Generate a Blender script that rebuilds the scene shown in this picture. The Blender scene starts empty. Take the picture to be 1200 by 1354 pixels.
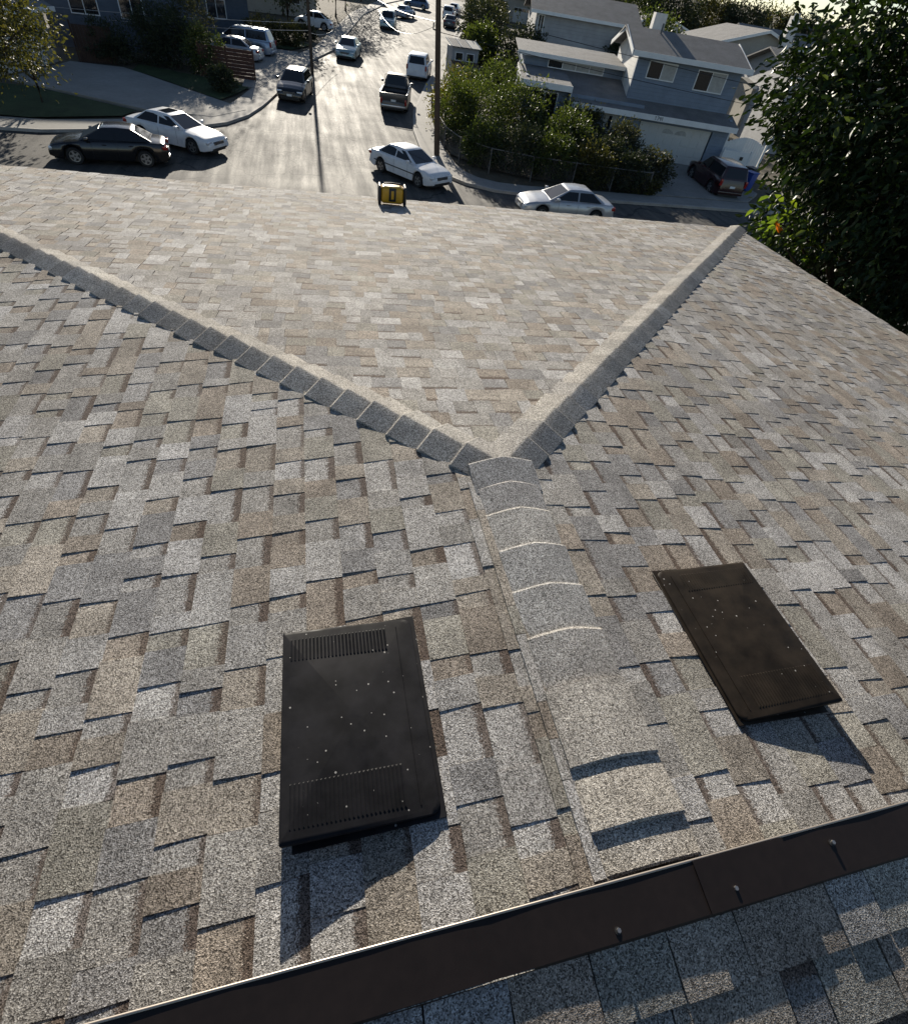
import bpy, bmesh, math, random
import numpy as np
from mathutils import Vector, Matrix

S = bpy.context.scene
COL = S.collection
R = math.radians

# ------------------------------------------------------------------ camera
FPX, CX, CY, PW, PH = 670.7, 600.0, 640.0, 1200, 1354
CAM = np.array([0.0, 0.0, 7.5])


def cam_axes(pitch, roll, az):
    cp, sp = math.cos(pitch), math.sin(pitch)
    f = np.array([0, cp, -sp]); r = np.array([1.0, 0, 0]); u = np.cross(r, f)
    c, s = math.cos(roll), math.sin(roll)
    m = np.array([c * r + s * u, -s * r + c * u, f])
    ca, sa = math.cos(az), math.sin(az)
    return m @ np.array([[ca, -sa, 0], [sa, ca, 0], [0, 0, 1]])


AX = cam_axes(R(44.604), R(10.1), R(19.131))
cd = bpy.data.cameras.new('camera')
cam = bpy.data.objects.new('camera', cd)
COL.objects.link(cam)
cam.matrix_world = Matrix(((AX[0][0], AX[1][0], -AX[2][0], CAM[0]),
                           (AX[0][1], AX[1][1], -AX[2][1], CAM[1]),
                           (AX[0][2], AX[1][2], -AX[2][2], CAM[2]), (0, 0, 0, 1)))
cd.sensor_fit = 'HORIZONTAL'
cd.sensor_width = 36.0
cd.lens = 36.0 * FPX / PW
cd.shift_y = -(PH / 2 - CY) / PW
cd.clip_start = 0.05
cd.clip_end = 3000
S.camera = cam

# ------------------------------------------------------------------ light
SUN_EL, SUN_AZ = 18.5, 0.0            # sun stands along +Y, straight down the ridge
w = bpy.data.worlds.new('World'); S.world = w; w.use_nodes = True
nt = w.node_tree
bg = nt.nodes['Background']
sky = nt.nodes.new('ShaderNodeTexSky')
sky.sky_type = 'NISHITA'; sky.sun_disc = False
sky.sun_elevation = R(SUN_EL); sky.sun_rotation = R(SUN_AZ)
sky.air_density = 0.8; sky.dust_density = 0.3; sky.ozone_density = 1.0
nt.links.new(sky.outputs['Color'], bg.inputs['Color'])
bg.inputs['Strength'].default_value = 0.066
sl = bpy.data.lights.new('sun', 'SUN'); sl.energy = 5.0; sl.angle = R(0.55); sl.color = (1.0, 0.915, 0.78)
so = bpy.data.objects.new('sun', sl); COL.objects.link(so)
sd = Vector((math.sin(R(SUN_AZ)) * math.cos(R(SUN_EL)), math.cos(R(SUN_AZ)) * math.cos(R(SUN_EL)), math.sin(R(SUN_EL))))
so.rotation_euler = sd.to_track_quat('Z', 'Y').to_euler()
so.location = (0, 40, 40)
S.view_settings.view_transform = 'Standard'
S.view_settings.look = 'None'
S.view_settings.exposure = 0.78
S.view_settings.gamma = 1.0
S.render.engine = 'CYCLES'


# ------------------------------------------------------------------ pixel helpers (a pixel gives a direction only)
def ray(px, py):
    c = np.array([(px - CX) / FPX, (CY - py) / FPX, 1.0])
    return AX.T @ c


def hz(y):                             # height of the land: level street, then rising away from the house
    return 0.0 if y < 30 else (0.03 * (y - 30) if y < 110 else 2.4 + 0.035 * (y - 110))


def on_ground(px, py):
    d = ray(px, py); t = 0.0
    while t < 900:
        t += 0.03
        p = CAM + d * t
        if p[2] <= hz(p[1]):
            return p
    return p


def at_y(px, py, y):                   # the point of that direction at a known distance Y
    d = ray(px, py)
    return CAM + d * ((y - CAM[1]) / d[1])


# ------------------------------------------------------------------ object helpers
def link(o, parent=None):
    COL.objects.link(o)
    if parent is not None:
        o.parent = parent
    return o


def tag(o, label=None, cat=None, group=None, kind=None):
    if label: o['label'] = label
    if cat: o['category'] = cat
    if group: o['group'] = group
    if kind: o['kind'] = kind
    return o


def empty(name, loc, rz=0.0, label=None, cat=None, group=None):
    o = bpy.data.objects.new(name, None)
    o.location = loc; o.rotation_euler = (0, 0, rz); o.empty_display_size = 0.2
    link(o)
    return tag(o, label, cat, group)


class MB:
    def __init__(s):
        s.v = []; s.f = []; s.m = []

    def add(s, vs, fs, mi=0):
        b = len(s.v)
        s.v += [tuple(float(c) for c in p) for p in vs]
        s.f += [tuple(i + b for i in f) for f in fs]
        s.m += [mi] * len(fs)
        return s

    def box(s, x0, x1, y0, y1, z0, z1, mi=0):
        vs = [(x, y, z) for z in (z0, z1) for y in (y0, y1) for x in (x0, x1)]
        return s.add(vs, [(0, 2, 3, 1), (4, 5, 7, 6), (0, 1, 5, 4), (2, 6, 7, 3), (0, 4, 6, 2), (1, 3, 7, 5)], mi)

    def slab(s, poly, thick, mi=0):    # closed prism under a (roughly planar) polygon, thick straight down
        n = len(poly)
        top = [tuple(p) for p in poly]; bot = [(p[0], p[1], p[2] - thick) for p in poly]
        fs = [tuple(range(n)), tuple(range(2 * n - 1, n - 1, -1))]
        fs += [(i, i + n, (i + 1) % n + n, (i + 1) % n) for i in range(n)]
        return s.add(top + bot, fs, mi)

    def tube(s, pts, rad, seg=8, mi=0, caps=True):
        pts = [Vector(p) for p in pts]
        rad = rad if isinstance(rad, (list, tuple)) else [rad] * len(pts)
        vs = []; fs = []
        for i, p in enumerate(pts):
            t = (pts[min(i + 1, len(pts) - 1)] - pts[max(i - 1, 0)]).normalized()
            a = t.cross(Vector((0, 0, 1)))
            if a.length < 1e-3: a = t.cross(Vector((1, 0, 0)))
            a.normalize(); b = t.cross(a)
            for k in range(seg):
                an = 2 * math.pi * k / seg
                vs.append(p + (a * math.cos(an) + b * math.sin(an)) * rad[i])
        for i in range(len(pts) - 1):
            for k in range(seg):
                k2 = (k + 1) % seg
                fs.append((i * seg + k, i * seg + k2, (i + 1) * seg + k2, (i + 1) * seg + k))
        if caps:
            fs.append(tuple(range(seg))); fs.append(tuple((len(pts) - 1) * seg + k for k in range(seg - 1, -1, -1)))
        return s.add(vs, fs, mi)

    def build(s, name, mats, parent=None, smooth=None, bevel=0.0, bseg=2):
        me = bpy.data.meshes.new(name)
        me.from_pydata(s.v, [], s.f)
        mats = mats if isinstance(mats, (list, tuple)) else [mats]
        for m in mats: me.materials.append(m)
        if len(mats) > 1: me.polygons.foreach_set('material_index', s.m)
        bm = bmesh.new(); bm.from_mesh(me)
        bmesh.ops.recalc_face_normals(bm, faces=bm.faces)
        if bevel:
            es = [e for e in bm.edges if len(e.link_faces) == 2 and e.calc_face_angle(0) > 0.35]
            bmesh.ops.bevel(bm, geom=es, offset=bevel, segments=bseg, profile=0.5, affect='EDGES')
        bm.to_mesh(me); bm.free()
        if smooth is not None:
            me.polygons.foreach_set('use_smooth', [True] * len(me.polygons))
            me.set_sharp_from_angle(angle=R(smooth))
        return link(bpy.data.objects.new(name, me), parent)


# ------------------------------------------------------------------ materials
def principled(name, col, rough=0.6, metal=0.0, spec=0.5, coat=0.0):
    m = bpy.data.materials.new(name); m.use_nodes = True
    b = m.node_tree.nodes['Principled BSDF']
    b.inputs['Base Color'].default_value = (*col, 1)
    b.inputs['Roughness'].default_value = rough
    b.inputs['Metallic'].default_value = metal
    b.inputs['Specular IOR Level'].default_value = spec
    b.inputs['Coat Weight'].default_value = coat
    b.inputs['Coat Roughness'].default_value = 0.05
    return m


def nd(m, t, **kw):
    n = m.node_tree.nodes.new(t)
    for k, v in kw.items():
        if k in n.inputs: n.inputs[k].default_value = v
        else: setattr(n, k, v)
    return n


def lk(m, a, b):
    m.node_tree.links.new(a, b)


def ramp(m, fac, stops):
    n = nd(m, 'ShaderNodeValToRGB')
    e = n.color_ramp.elements
    while len(e) < len(stops): e.new(0.5)
    for i, (p, c) in enumerate(stops):
        e[i].position = p; e[i].color = (*c, 1) if len(c) == 3 else c
    lk(m, fac, n.inputs['Fac'])
    return n.outputs['Color']


def mixc(m, mode, fac, a, b):
    n = nd(m, 'ShaderNodeMix', data_type='RGBA', blend_type=mode)
    for sock, v in ((n.inputs[0], fac), (n.inputs[6], a), (n.inputs[7], b)):
        if hasattr(v, 'is_output'): lk(m, v, sock)
        else: sock.default_value = v if isinstance(v, (int, float)) else (*v, 1)
    return n.outputs[2]


def mth(m, op, a, b=0.0):
    n = nd(m, 'ShaderNodeMath', operation=op)
    for sock, v in ((n.inputs[0], a), (n.inputs[1], b)):
        if hasattr(v, 'is_output'): lk(m, v, sock)
        else: sock.default_value = v
    return n.outputs[0]


def noise(m, scale, detail=3.0, rough=0.55, vec=None):
    n = nd(m, 'ShaderNodeTexNoise', Scale=scale, Detail=detail, Roughness=rough)
    if vec is None:
        vec = nd(m, 'ShaderNodeNewGeometry').outputs['Position']
    lk(m, vec, n.inputs['Vector'])
    return n.outputs['Fac']


def bump(m, h, strength, dist):
    n = nd(m, 'ShaderNodeBump', Strength=strength, Distance=dist)
    lk(m, h, n.inputs['Height'])
    lk(m, n.outputs['Normal'], m.node_tree.nodes['Principled BSDF'].inputs['Normal'])


def base_in(m): return m.node_tree.nodes['Principled BSDF'].inputs['Base Color']


def varied(name, col, rough=0.8, scale=1.0, amt=0.35, bs=0.0, bscale=30, spec=0.3, bd=0.01):
    """a colour broken up by patchy wear and fine grain"""
    m = principled(name, col, rough, spec=spec)
    n1 = noise(m, scale, 4.0); n2 = noise(m, scale * 9, 3.0)
    f = mth(m, 'ADD', mth(m, 'MULTIPLY', n1, 0.6), mth(m, 'MULTIPLY', n2, 0.4))
    lo = tuple(c * (1 - amt) for c in col); hi = tuple(min(1, c * (1 + amt)) for c in col)
    lk(m, ramp(m, f, [(0.3, lo), (0.7, hi)]), base_in(m))
    if bs: bump(m, noise(m, bscale, 4.0), bs, bd)
    return m


def shingle_mat(name):
    m = principled(name, (0.3, 0.29, 0.27), 0.88, spec=0.2)
    at = nd(m, 'ShaderNodeVertexColor', layer_name='Col')
    uv = nd(m, 'ShaderNodeUVMap', uv_map='UVMap')
    sx = nd(m, 'ShaderNodeSeparateXYZ'); lk(m, uv.outputs['UV'], sx.inputs[0])
    pos = nd(m, 'ShaderNodeNewGeometry').outputs['Position']
    # coloured mineral granules
    vo = nd(m, 'ShaderNodeTexVoronoi', Scale=340.0); lk(m, pos, vo.inputs['Vector'])
    sc = nd(m, 'ShaderNodeSeparateColor'); lk(m, vo.outputs['Color'], sc.inputs[0])
    gran = ramp(m, sc.outputs[0], [(0.0, (0.18, 0.173, 0.166)), (0.25, (0.43, 0.415, 0.4)), (0.45, (0.95, 0.93, 0.9)),
                                   (0.72, (1.15, 1.13, 1.1)), (0.9, (1.6, 1.58, 1.56)), (1.0, (1.95, 1.95, 1.95))])
    clump = ramp(m, noise(m, 60.0, 3.0, 0.6, pos), [(0.3, (0.84, 0.84, 0.85)), (0.7, (1.17, 1.165, 1.155))])
    patch = ramp(m, noise(m, 7.0, 3.0, 0.55, pos), [(0.28, (0.8, 0.79, 0.78)), (0.72, (1.2, 1.19, 1.17))])
    wide = ramp(m, noise(m, 0.7, 3.0, 0.55, pos), [(0.3, (0.86, 0.84, 0.82)), (0.7, (1.12, 1.12, 1.12))])
    c = mixc(m, 'MULTIPLY', 1.0, at.outputs['Color'], gran)
    c = mixc(m, 'MULTIPLY', 1.0, c, clump)
    c = mixc(m, 'MULTIPLY', 1.0, c, patch)
    c = mixc(m, 'MULTIPLY', 1.0, c, wide)
    # the dark granule band printed on the lower layer, with a ragged edge
    stren = sx.outputs['X']
    edge = mth(m, 'ADD', mth(m, 'MULTIPLY', stren, 0.034), mth(m, 'MULTIPLY', mth(m, 'SUBTRACT', noise(m, 90.0, 4.0, 0.7, pos), 0.42), 0.05))
    edge = mth(m, 'ADD', edge, mth(m, 'MULTIPLY', mth(m, 'SUBTRACT', sc.outputs[1], 0.5), 0.016))
    inband = mth(m, 'MULTIPLY', mth(m, 'LESS_THAN', sx.outputs['Y'], edge), mth(m, 'GREATER_THAN', stren, 0.1))
    c = mixc(m, 'MIX', mth(m, 'MULTIPLY', inband, mth(m, 'ADD', mth(m, 'MULTIPLY', stren, 0.4), 0.5)), c, mixc(m, 'MULTIPLY', 1.0, (0.085, 0.06, 0.047), gran))
    lk(m, c, base_in(m))
    bump(m, mth(m, 'ADD', vo.outputs['Distance'], noise(m, 130.0, 2.0, 0.6, pos)), 0.45, 0.0022)
    return m


M = {}
M['shingle'] = shingle_mat('shingle_granules')
M['felt'] = varied('roof_felt', (0.06, 0.055, 0.05), 0.95, 3)
M['flash'] = varied('brown_painted_metal', (0.015, 0.0105, 0.009), 0.5, 4, 0.3, spec=0.25)
M['hem'] = principled('sunlit_metal_edge', (0.32, 0.28, 0.24), 0.35, 0.6)  # pale tone paints the sun on the flashing fold; drip edges share it
M['screw'] = principled('screw_steel', (0.5, 0.47, 0.43), 0.3, 0.9)


def vent_mat(name, col):
    m = principled(name, col, 0.42, spec=0.12)
    pos = nd(m, 'ShaderNodeNewGeometry').outputs['Position']
    sm = ramp(m, noise(m, 9, 5, 0.6, pos), [(0.35, tuple(c * 0.7 for c in col)), (0.7, tuple(c * 1.8 for c in col))])
    vo = nd(m, 'ShaderNodeTexVoronoi', Scale=75.0); lk(m, pos, vo.inputs['Vector'])
    sc = nd(m, 'ShaderNodeSeparateColor'); lk(m, vo.outputs['Color'], sc.inputs[0])
    rad = mth(m, 'MULTIPLY', mth(m, 'GREATER_THAN', sc.outputs[0], 0.8), mth(m, 'MULTIPLY', mth(m, 'POWER', sc.outputs[1], 3.0), 0.26))
    spot = mth(m, 'LESS_THAN', vo.outputs['Distance'], rad)          # paint and grit specks
    lk(m, mixc(m, 'MIX', mth(m, 'MULTIPLY', spot, 0.85), sm, (0.4, 0.38, 0.35)), base_in(m))
    rr = ramp(m, noise(m, 14, 5, 0.6, pos), [(0.3, (0.45,) * 3), (0.7, (0.7,) * 3)])
    lk(m, rr, m.node_tree.nodes['Principled BSDF'].inputs['Roughness'])
    return m


M['vent_black'] = vent_mat('vent_black_paint', (0.011, 0.0105, 0.0115))
M['vent_brown'] = vent_mat('vent_brown_paint', (0.017, 0.0125, 0.0085))
M['vent_dark'] = principled('vent_opening', (0.006, 0.006, 0.006), 0.9)
M['stucco'] = varied('stucco', (0.42, 0.39, 0.34), 0.9, 1.5, 0.12, 0.3, 40)


def asphalt(name):
    m = principled(name, (0.07, 0.068, 0.064), 0.8, spec=0.2)
    pos = nd(m, 'ShaderNodeNewGeometry').outputs['Position']
    mp = nd(m, 'ShaderNodeMapping'); mp.inputs['Scale'].default_value = (2.6, 0.16, 1); mp.inputs['Rotation'].default_value = (0, 0, R(12))
    lk(m, pos, mp.inputs['Vector'])
    a = noise(m, 0.9, 5, 0.6, mp.outputs['Vector']); b = noise(m, 0.35, 4, 0.6, pos); c = noise(m, 16, 2, 0.6, pos)
    f = mth(m, 'ADD', mth(m, 'MULTIPLY', a, 0.42), mth(m, 'ADD', mth(m, 'MULTIPLY', b, 0.28), mth(m, 'MULTIPLY', c, 0.3)))
    cr = nd(m, 'ShaderNodeTexVoronoi', Scale=0.33, feature='DISTANCE_TO_EDGE')
    wp = nd(m, 'ShaderNodeVectorMath', operation='MULTIPLY_ADD'); wn = nd(m, 'ShaderNodeTexNoise', Scale=0.8, Detail=4.0); lk(m, pos, wn.inputs['Vector'])
    lk(m, wn.outputs['Color'], wp.inputs[0]); wp.inputs[1].default_value = (1.6, 1.6, 0); lk(m, pos, wp.inputs[2]); lk(m, wp.outputs[0], cr.inputs['Vector'])
    crack = mth(m, 'LESS_THAN', cr.outputs['Distance'], 0.011)
    oil = ramp(m, noise(m, 0.55, 2.0, 0.5, pos), [(0.62, (0.0,) * 3), (0.72, (0.55,) * 3)])
    base = ramp(m, f, [(0.4, (0.045, 0.044, 0.042)), (0.5, (0.07, 0.066, 0.06)), (0.6, (0.12, 0.11, 0.092))])
    base = mixc(m, 'MIX', mth(m, 'MULTIPLY', crack, 0.8), base, (0.018, 0.018, 0.018))
    base = mixc(m, 'MIX', oil, base, (0.03, 0.03, 0.03))
    lk(m, base, base_in(m))
    lk(m, ramp(m, f, [(0.38, (0.86,) * 3), (0.62, (0.7,) * 3)]), m.node_tree.nodes['Principled BSDF'].inputs['Roughness'])
    bump(m, noise(m, 45, 3, 0.7, pos), 0.5, 0.008)
    return m


M['asphalt'] = asphalt('asphalt')
M['concrete'] = varied('concrete', (0.24, 0.23, 0.21), 0.85, 0.5, 0.22, 0.3, 30)
M['kerb'] = varied('kerb_concrete', (0.33, 0.31, 0.28), 0.85, 1.2, 0.25)
M['lawn'] = varied('lawn_turf', (0.035, 0.055, 0.02), 0.95, 1.2, 0.45, 0.8, 60, bd=0.03)
M['soil'] = varied('dry_soil', (0.10, 0.085, 0.06), 0.95, 0.3, 0.4, 0.6, 12, bd=0.05)


def siding(name, col, pitch=0.2):
    m = principled(name, col, 0.7, spec=0.3)
    pos = nd(m, 'ShaderNodeNewGeometry').outputs['Position']
    sp = nd(m, 'ShaderNodeSeparateXYZ'); lk(m, pos, sp.inputs[0])
    fr = mth(m, 'FRACT', mth(m, 'DIVIDE', sp.outputs['Z'], pitch))
    n = noise(m, 1.3, 4, 0.6, pos)
    lk(m, ramp(m, n, [(0.3, tuple(c * 0.85 for c in col)), (0.7, tuple(min(1, c * 1.12) for c in col))]), base_in(m))
    bump(m, mth(m, 'MULTIPLY', fr, -1.0), 0.9, 0.02)
    return m


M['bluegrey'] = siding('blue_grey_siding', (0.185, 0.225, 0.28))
M['shadowed'] = siding('shade_darkened_siding', (0.085, 0.105, 0.135))  # blue grey siding darkened in colour for the shade on the left houses
M['greysid'] = siding('grey_siding', (0.33, 0.33, 0.33), 0.25)
M['whitesid'] = siding('white_siding', (0.62, 0.6, 0.56), 0.22)
M['tansid'] = varied('tan_stucco', (0.36, 0.33, 0.28), 0.9, 1, 0.15)
M['trim'] = varied('white_trim', (0.72, 0.72, 0.7), 0.6, 2, 0.1)
M['greyroof'] = varied('grey_roofing', (0.17, 0.165, 0.16), 0.9, 1.4, 0.3, 0.6, 25, bd=0.03)
M['garage'] = varied('garage_white_panel', (0.55, 0.54, 0.5), 0.6, 1, 0.06)
M['glass'] = principled('dark_window_glass', (0.02, 0.022, 0.025), 0.06, spec=0.8)
M['curtain'] = varied('curtain_cloth', (0.4, 0.39, 0.36), 0.9, 6, 0.25)
M['wood'] = varied('brown_boards', (0.05, 0.03, 0.022), 0.8, 4, 0.35)
M['pole'] = varied('weathered_pole_wood', (0.085, 0.06, 0.042), 0.9, 3, 0.35, 0.6, 20)
M['wire'] = principled('black_cable', (0.02, 0.02, 0.02), 0.5)
M['palewire'] = principled('weathered_aluminium_cable', (0.35, 0.35, 0.35), 0.5, 0.4)
M['galv'] = principled('galvanised_steel', (0.13, 0.13, 0.13), 0.6, 0.3)
M['brick'] = varied('white_brick', (0.62, 0.6, 0.57), 0.85, 4, 0.15)
M['tyre'] = principled('tyre_rubber', (0.015, 0.015, 0.015), 0.85)
M['rim'] = principled('alloy_rim', (0.45, 0.45, 0.46), 0.3, 0.9)
M['carglass'] = principled('car_glass', (0.008, 0.009, 0.011), 0.05, spec=0.4)
M['blackplastic'] = principled('black_plastic', (0.015, 0.015, 0.016), 0.5)
M['lamp'] = principled('clear_headlamp', (0.6, 0.62, 0.65), 0.08, 0.3, 0.8)
M['tail'] = principled('red_lens', (0.3, 0.015, 0.012), 0.15)
M['plate'] = principled('number_plate_white', (0.75, 0.75, 0.73), 0.5)
M['yellow'] = principled('yellow_plastic', (0.6, 0.32, 0.02), 0.38)
M['bluebin'] = principled('blue_bin_plastic', (0.02, 0.06, 0.28), 0.5)
M['digits'] = principled('black_house_number', (0.015, 0.015, 0.015), 0.5)
M['reddish'] = varied('reddish_boards', (0.085, 0.04, 0.028), 0.8, 4, 0.3)


def leaf_mat(name, col, rough=0.45, trans=0.35, glow=(1.6, 1.5, 0.6), spec=0.5):
    m = bpy.data.materials.new(name); m.use_nodes = True
    t = m.node_tree; b = t.nodes['Principled BSDF']; out = t.nodes['Material Output']
    b.inputs['Roughness'].default_value = rough; b.inputs['Specular IOR Level'].default_value = spec
    geo = nd(m, 'ShaderNodeNewGeometry')
    rnd = ramp(m, geo.outputs['Random Per Island'], [(0.0, tuple(c * 0.55 for c in col)), (0.5, col), (1.0, (col[0] * 1.7, col[1] * 1.45, col[2] * 1.2))])
    lk(m, rnd, b.inputs['Base Color'])
    tr = nd(m, 'ShaderNodeBsdfTranslucent')
    lk(m, mixc(m, 'MULTIPLY', 1.0, rnd, glow), tr.inputs['Color'])
    mx = nd(m, 'ShaderNodeMixShader'); mx.inputs[0].default_value = trans
    lk(m, b.outputs[0], mx.inputs[1]); lk(m, tr.outputs[0], mx.inputs[2]); lk(m, mx.outputs[0], out.inputs['Surface'])
    return m


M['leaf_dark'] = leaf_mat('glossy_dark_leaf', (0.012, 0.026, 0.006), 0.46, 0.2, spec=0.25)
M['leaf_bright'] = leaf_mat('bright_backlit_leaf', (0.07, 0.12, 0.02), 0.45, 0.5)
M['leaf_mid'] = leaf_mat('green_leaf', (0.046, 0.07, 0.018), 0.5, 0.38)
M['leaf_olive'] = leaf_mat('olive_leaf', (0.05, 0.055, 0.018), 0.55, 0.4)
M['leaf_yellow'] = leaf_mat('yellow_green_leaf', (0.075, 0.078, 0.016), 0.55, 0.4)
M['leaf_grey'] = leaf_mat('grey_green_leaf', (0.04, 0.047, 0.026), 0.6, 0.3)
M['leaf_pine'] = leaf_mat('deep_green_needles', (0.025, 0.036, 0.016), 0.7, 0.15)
M['leaf_orange'] = leaf_mat('orange_leaf', (0.45, 0.16, 0.015), 0.5, 0.45, (1.4, 1.0, 0.6))
M['bark'] = varied('bark', (0.06, 0.045, 0.032), 0.95, 6, 0.4, 0.8, 25, bd=0.02)


# ------------------------------------------------------------------ the setting: land, street, kerbs
def clip_y(poly, y0, y1):
    def half(ps, yy, keep_above):
        out = []
        for i in range(len(ps)):
            a, b = ps[i], ps[(i + 1) % len(ps)]
            ia = (a[1] >= yy) if keep_above else (a[1] <= yy)
            ib = (b[1] >= yy) if keep_above else (b[1] <= yy)
            if ia: out.append(a)
            if ia != ib:
                t = (yy - a[1]) / (b[1] - a[1]); out.append((a[0] + t * (b[0] - a[0]), yy))
        return out
    p = half(poly, y0, True)
    return half(p, y1, False) if len(p) >= 3 else []


BANDS = [(-200, 30), (30, 110), (110, 700)]


def sheet(name, polys, mat, lift, thick=0.0, parent=None, kind='structure'):
    mb = MB()
    for poly in polys:
        for a, b in BANDS:
            p = clip_y(poly, a, b)
            if len(p) < 3: continue
            q = [(x, y, hz(y) + lift) for x, y in p]
            if thick: mb.slab(q, thick)
            else: mb.add(q, [tuple(range(len(q)))])
    o = mb.build(name, mat, parent)
    me = o.data
    bm = bmesh.new(); bm.from_mesh(me)
    bmesh.ops.triangulate(bm, faces=[f for f in bm.faces if len(f.verts) > 4])
    for f in bm.faces:
        if not thick and f.normal.z < 0: f.normal_flip()
    bm.to_mesh(me); bm.free()
    if parent is None: tag(o, kind=kind)
    return o


def offset_line(line, d):              # shift a polyline sideways (left of travel when d > 0)
    out = []
    for i, p in enumerate(line):
        a = line[max(i - 1, 0)]; b = line[min(i + 1, len(line) - 1)]
        t = Vector((b[0] - a[0], b[1] - a[1])).normalized()
        out.append((p[0] - t.y * d, p[1] + t.x * d))
    return out


def strip_polys(line, d0, d1):
    a = offset_line(line, d0); b = offset_line(line, d1)
    return [(a[i], a[i + 1], b[i + 1], b[i]) for i in range(len(line) - 1)]


gm = MB()
for a, b in BANDS:
    gm.add([(-500, a, hz(a + 1e-6)), (600, a, hz(a + 1e-6)), (600, b, hz(b - 1e-6)), (-500, b, hz(b - 1e-6))], [(0, 1, 2, 3)])
tag(gm.build('ground', M['soil']), kind='structure')

KL = [(-45, 30.3), (-20, 30.5), (-12, 31.3), (-8.2, 32.9), (-5.8, 34.3), (-4.4, 35.6), (-3.4, 37.6), (-2.75, 40), (-2.4, 41.7), (0.72, 58.2), (2.6, 64.1),
      (8.3, 97.6), (14, 119), (26, 150)]
KR = [(60, 27.6), (20, 27.4), (11, 27.3), (9.0, 27.6), (7.6, 28.5), (6.7, 29.8), (6.3, 31.4), (6.15, 34), (6.35, 38), (7.1, 43.1), (9.7, 53.2),
      (12.5, 62.4), (24.2, 106), (28.5, 120), (42, 150)]
road_polys = [[(-60, 13), (60, 13), (60, 27.6), (20, 27.4), (11, 27.3), (9, 27.6), (-5, 27.6), (-45, 27.6)],
              [(-45, 27.6), (9, 27.6), (7.6, 28.5), (6.7, 29.8), (-45, 30.3)]]
road_polys.append([(-45, 30.3), (6.7, 29.8), (6.3, 31.4), (-12, 31.3), (-20, 30.5)])
road_polys.append([(-12, 31.3), (6.3, 31.4), (6.15, 34), (-5.8, 34.3), (-8.2, 32.9)])
road_polys.append([(-5.8, 34.3), (6.15, 34), (6.35, 38), (-3.4, 37.6), (-4.4, 35.6)])
road_polys.append([(-3.4, 37.6), (6.35, 38), (7.1, 43.1), (-2.4, 41.7), (-2.75, 40)])
road_polys.append([(-2.4, 41.7), (7.1, 43.1), (9.7, 53.2), (12.5, 62.4), (2.6, 64.1), (0.72, 58.2)])
road_polys.append([(2.6, 64.1), (12.5, 62.4), (24.2, 106), (28.5, 120), (14, 119), (8.3, 97.6)])
road_polys.append([(14, 119), (28.5, 120), (42, 150), (26, 150)])
sheet('road', road_polys, M['asphalt'], 0.004)
# kerbs and pavements along both sides
KLm = KL[2:]
sheet('pavement', strip_polys(KL, 0.16, 1.7), M['concrete'], 0.125, 0.2)
sheet('kerb', strip_polys(KL, 0.0, 0.157), M['kerb'], 0.13, 0.2)
sheet('pavement', strip_polys(KR, -0.16, -1.5), M['concrete'], 0.125, 0.2)
sheet('kerb', strip_polys(KR, 0.0, -0.157), M['kerb'], 0.13, 0.2)
# driveways (slabs with open joints) and lawns
def pieces(name, root_name, polys, mat, lift, thick=0.12):
    root = sheet(root_name, [polys[0]], mat, lift - 0.006, thick)
    for p in polys[1:]:
        sheet(name, [p], mat, lift, thick, parent=root)
    return root


D1 = [(-16.2, 40.3), (-14.6, 46.2), (-11.6, 46.2), (-10.2, 45.0), (-4.5, 39.6), (-3.6, 38.6), (-5.2, 36.4), (-8.6, 36.5), (-14.4, 39.3)]
sheet('driveway', [D1], M['concrete'], 0.14, 0.2)
D2 = [(-11, 50.0), (-11, 60.5), (-0.6, 60.5), (-1.6, 52), (-3.2, 44.6), (-4.2, 44.8), (-4.2, 50.0)]
sheet('driveway', [D2], M['concrete'], 0.14, 0.2)
D3 = [(18.9, 29.1), (25.4, 29.1), (27.5, 31.0), (27.8, 36.2), (21.2, 37.4), (20.2, 34.0)]
sheet('driveway', [D3], M['concrete'], 0.14, 0.2)
sheet('lawn', [[(-40, 32.6), (-13, 33.2), (-9.4, 35.0), (-9.0, 36.3), (-14.6, 39.1), (-40, 39.1)]], M['lawn'], 0.10)
sheet('lawn', [[(-11, 45.6), (-10, 45.2), (-5.2, 40.6), (-4.4, 42.6), (-3.8, 44.7), (-4.4, 45.4), (-11, 48)]], M['lawn'], 0.10)
sheet('lawn', [[(-1.2, 61.5), (1.0, 66), (-6, 66), (-6, 61.5)]], M['lawn'], 0.10)
sheet('garden_bed', [[(8.3, 45), (8.0, 38), (7.9, 33.6), (9.4, 31.5), (12, 30.3), (19, 29.1), (20.2, 34), (20.9, 37.4), (12.5, 42), (9.6, 48)]], M['soil'], 0.10)

# ------------------------------------------------------------------ the house whose roof we stand on
AXX, AYY, RZ = 0.815, 1.69, 5.829             # apex where ridge and hips meet
HX, HY, DROP = 6.485, 6.595, 0.856              # half width, depth of the hip end, fall to the eaves
EZ = RZ - DROP
HXL, HYL = 6.9, 7.235                                     # the street front is not quite square to the ridge: left corner lies further out
house = empty('hip_roof_house', (AXX, 0, 0), 0,
              'low house seen from its own grey brown shingled hip roof', 'house')
HO = Vector(house.location)


def loc(p): return (p[0] - HO.x, p[1] - HO.y, p[2] - HO.z)


wb = MB()
wb.box(-HX + 0.5, HX - 0.5, -2.6, AYY + HY - 0.5, -0.3, EZ - 0.12)
wb.build('wall', M['stucco'], house)

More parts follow.
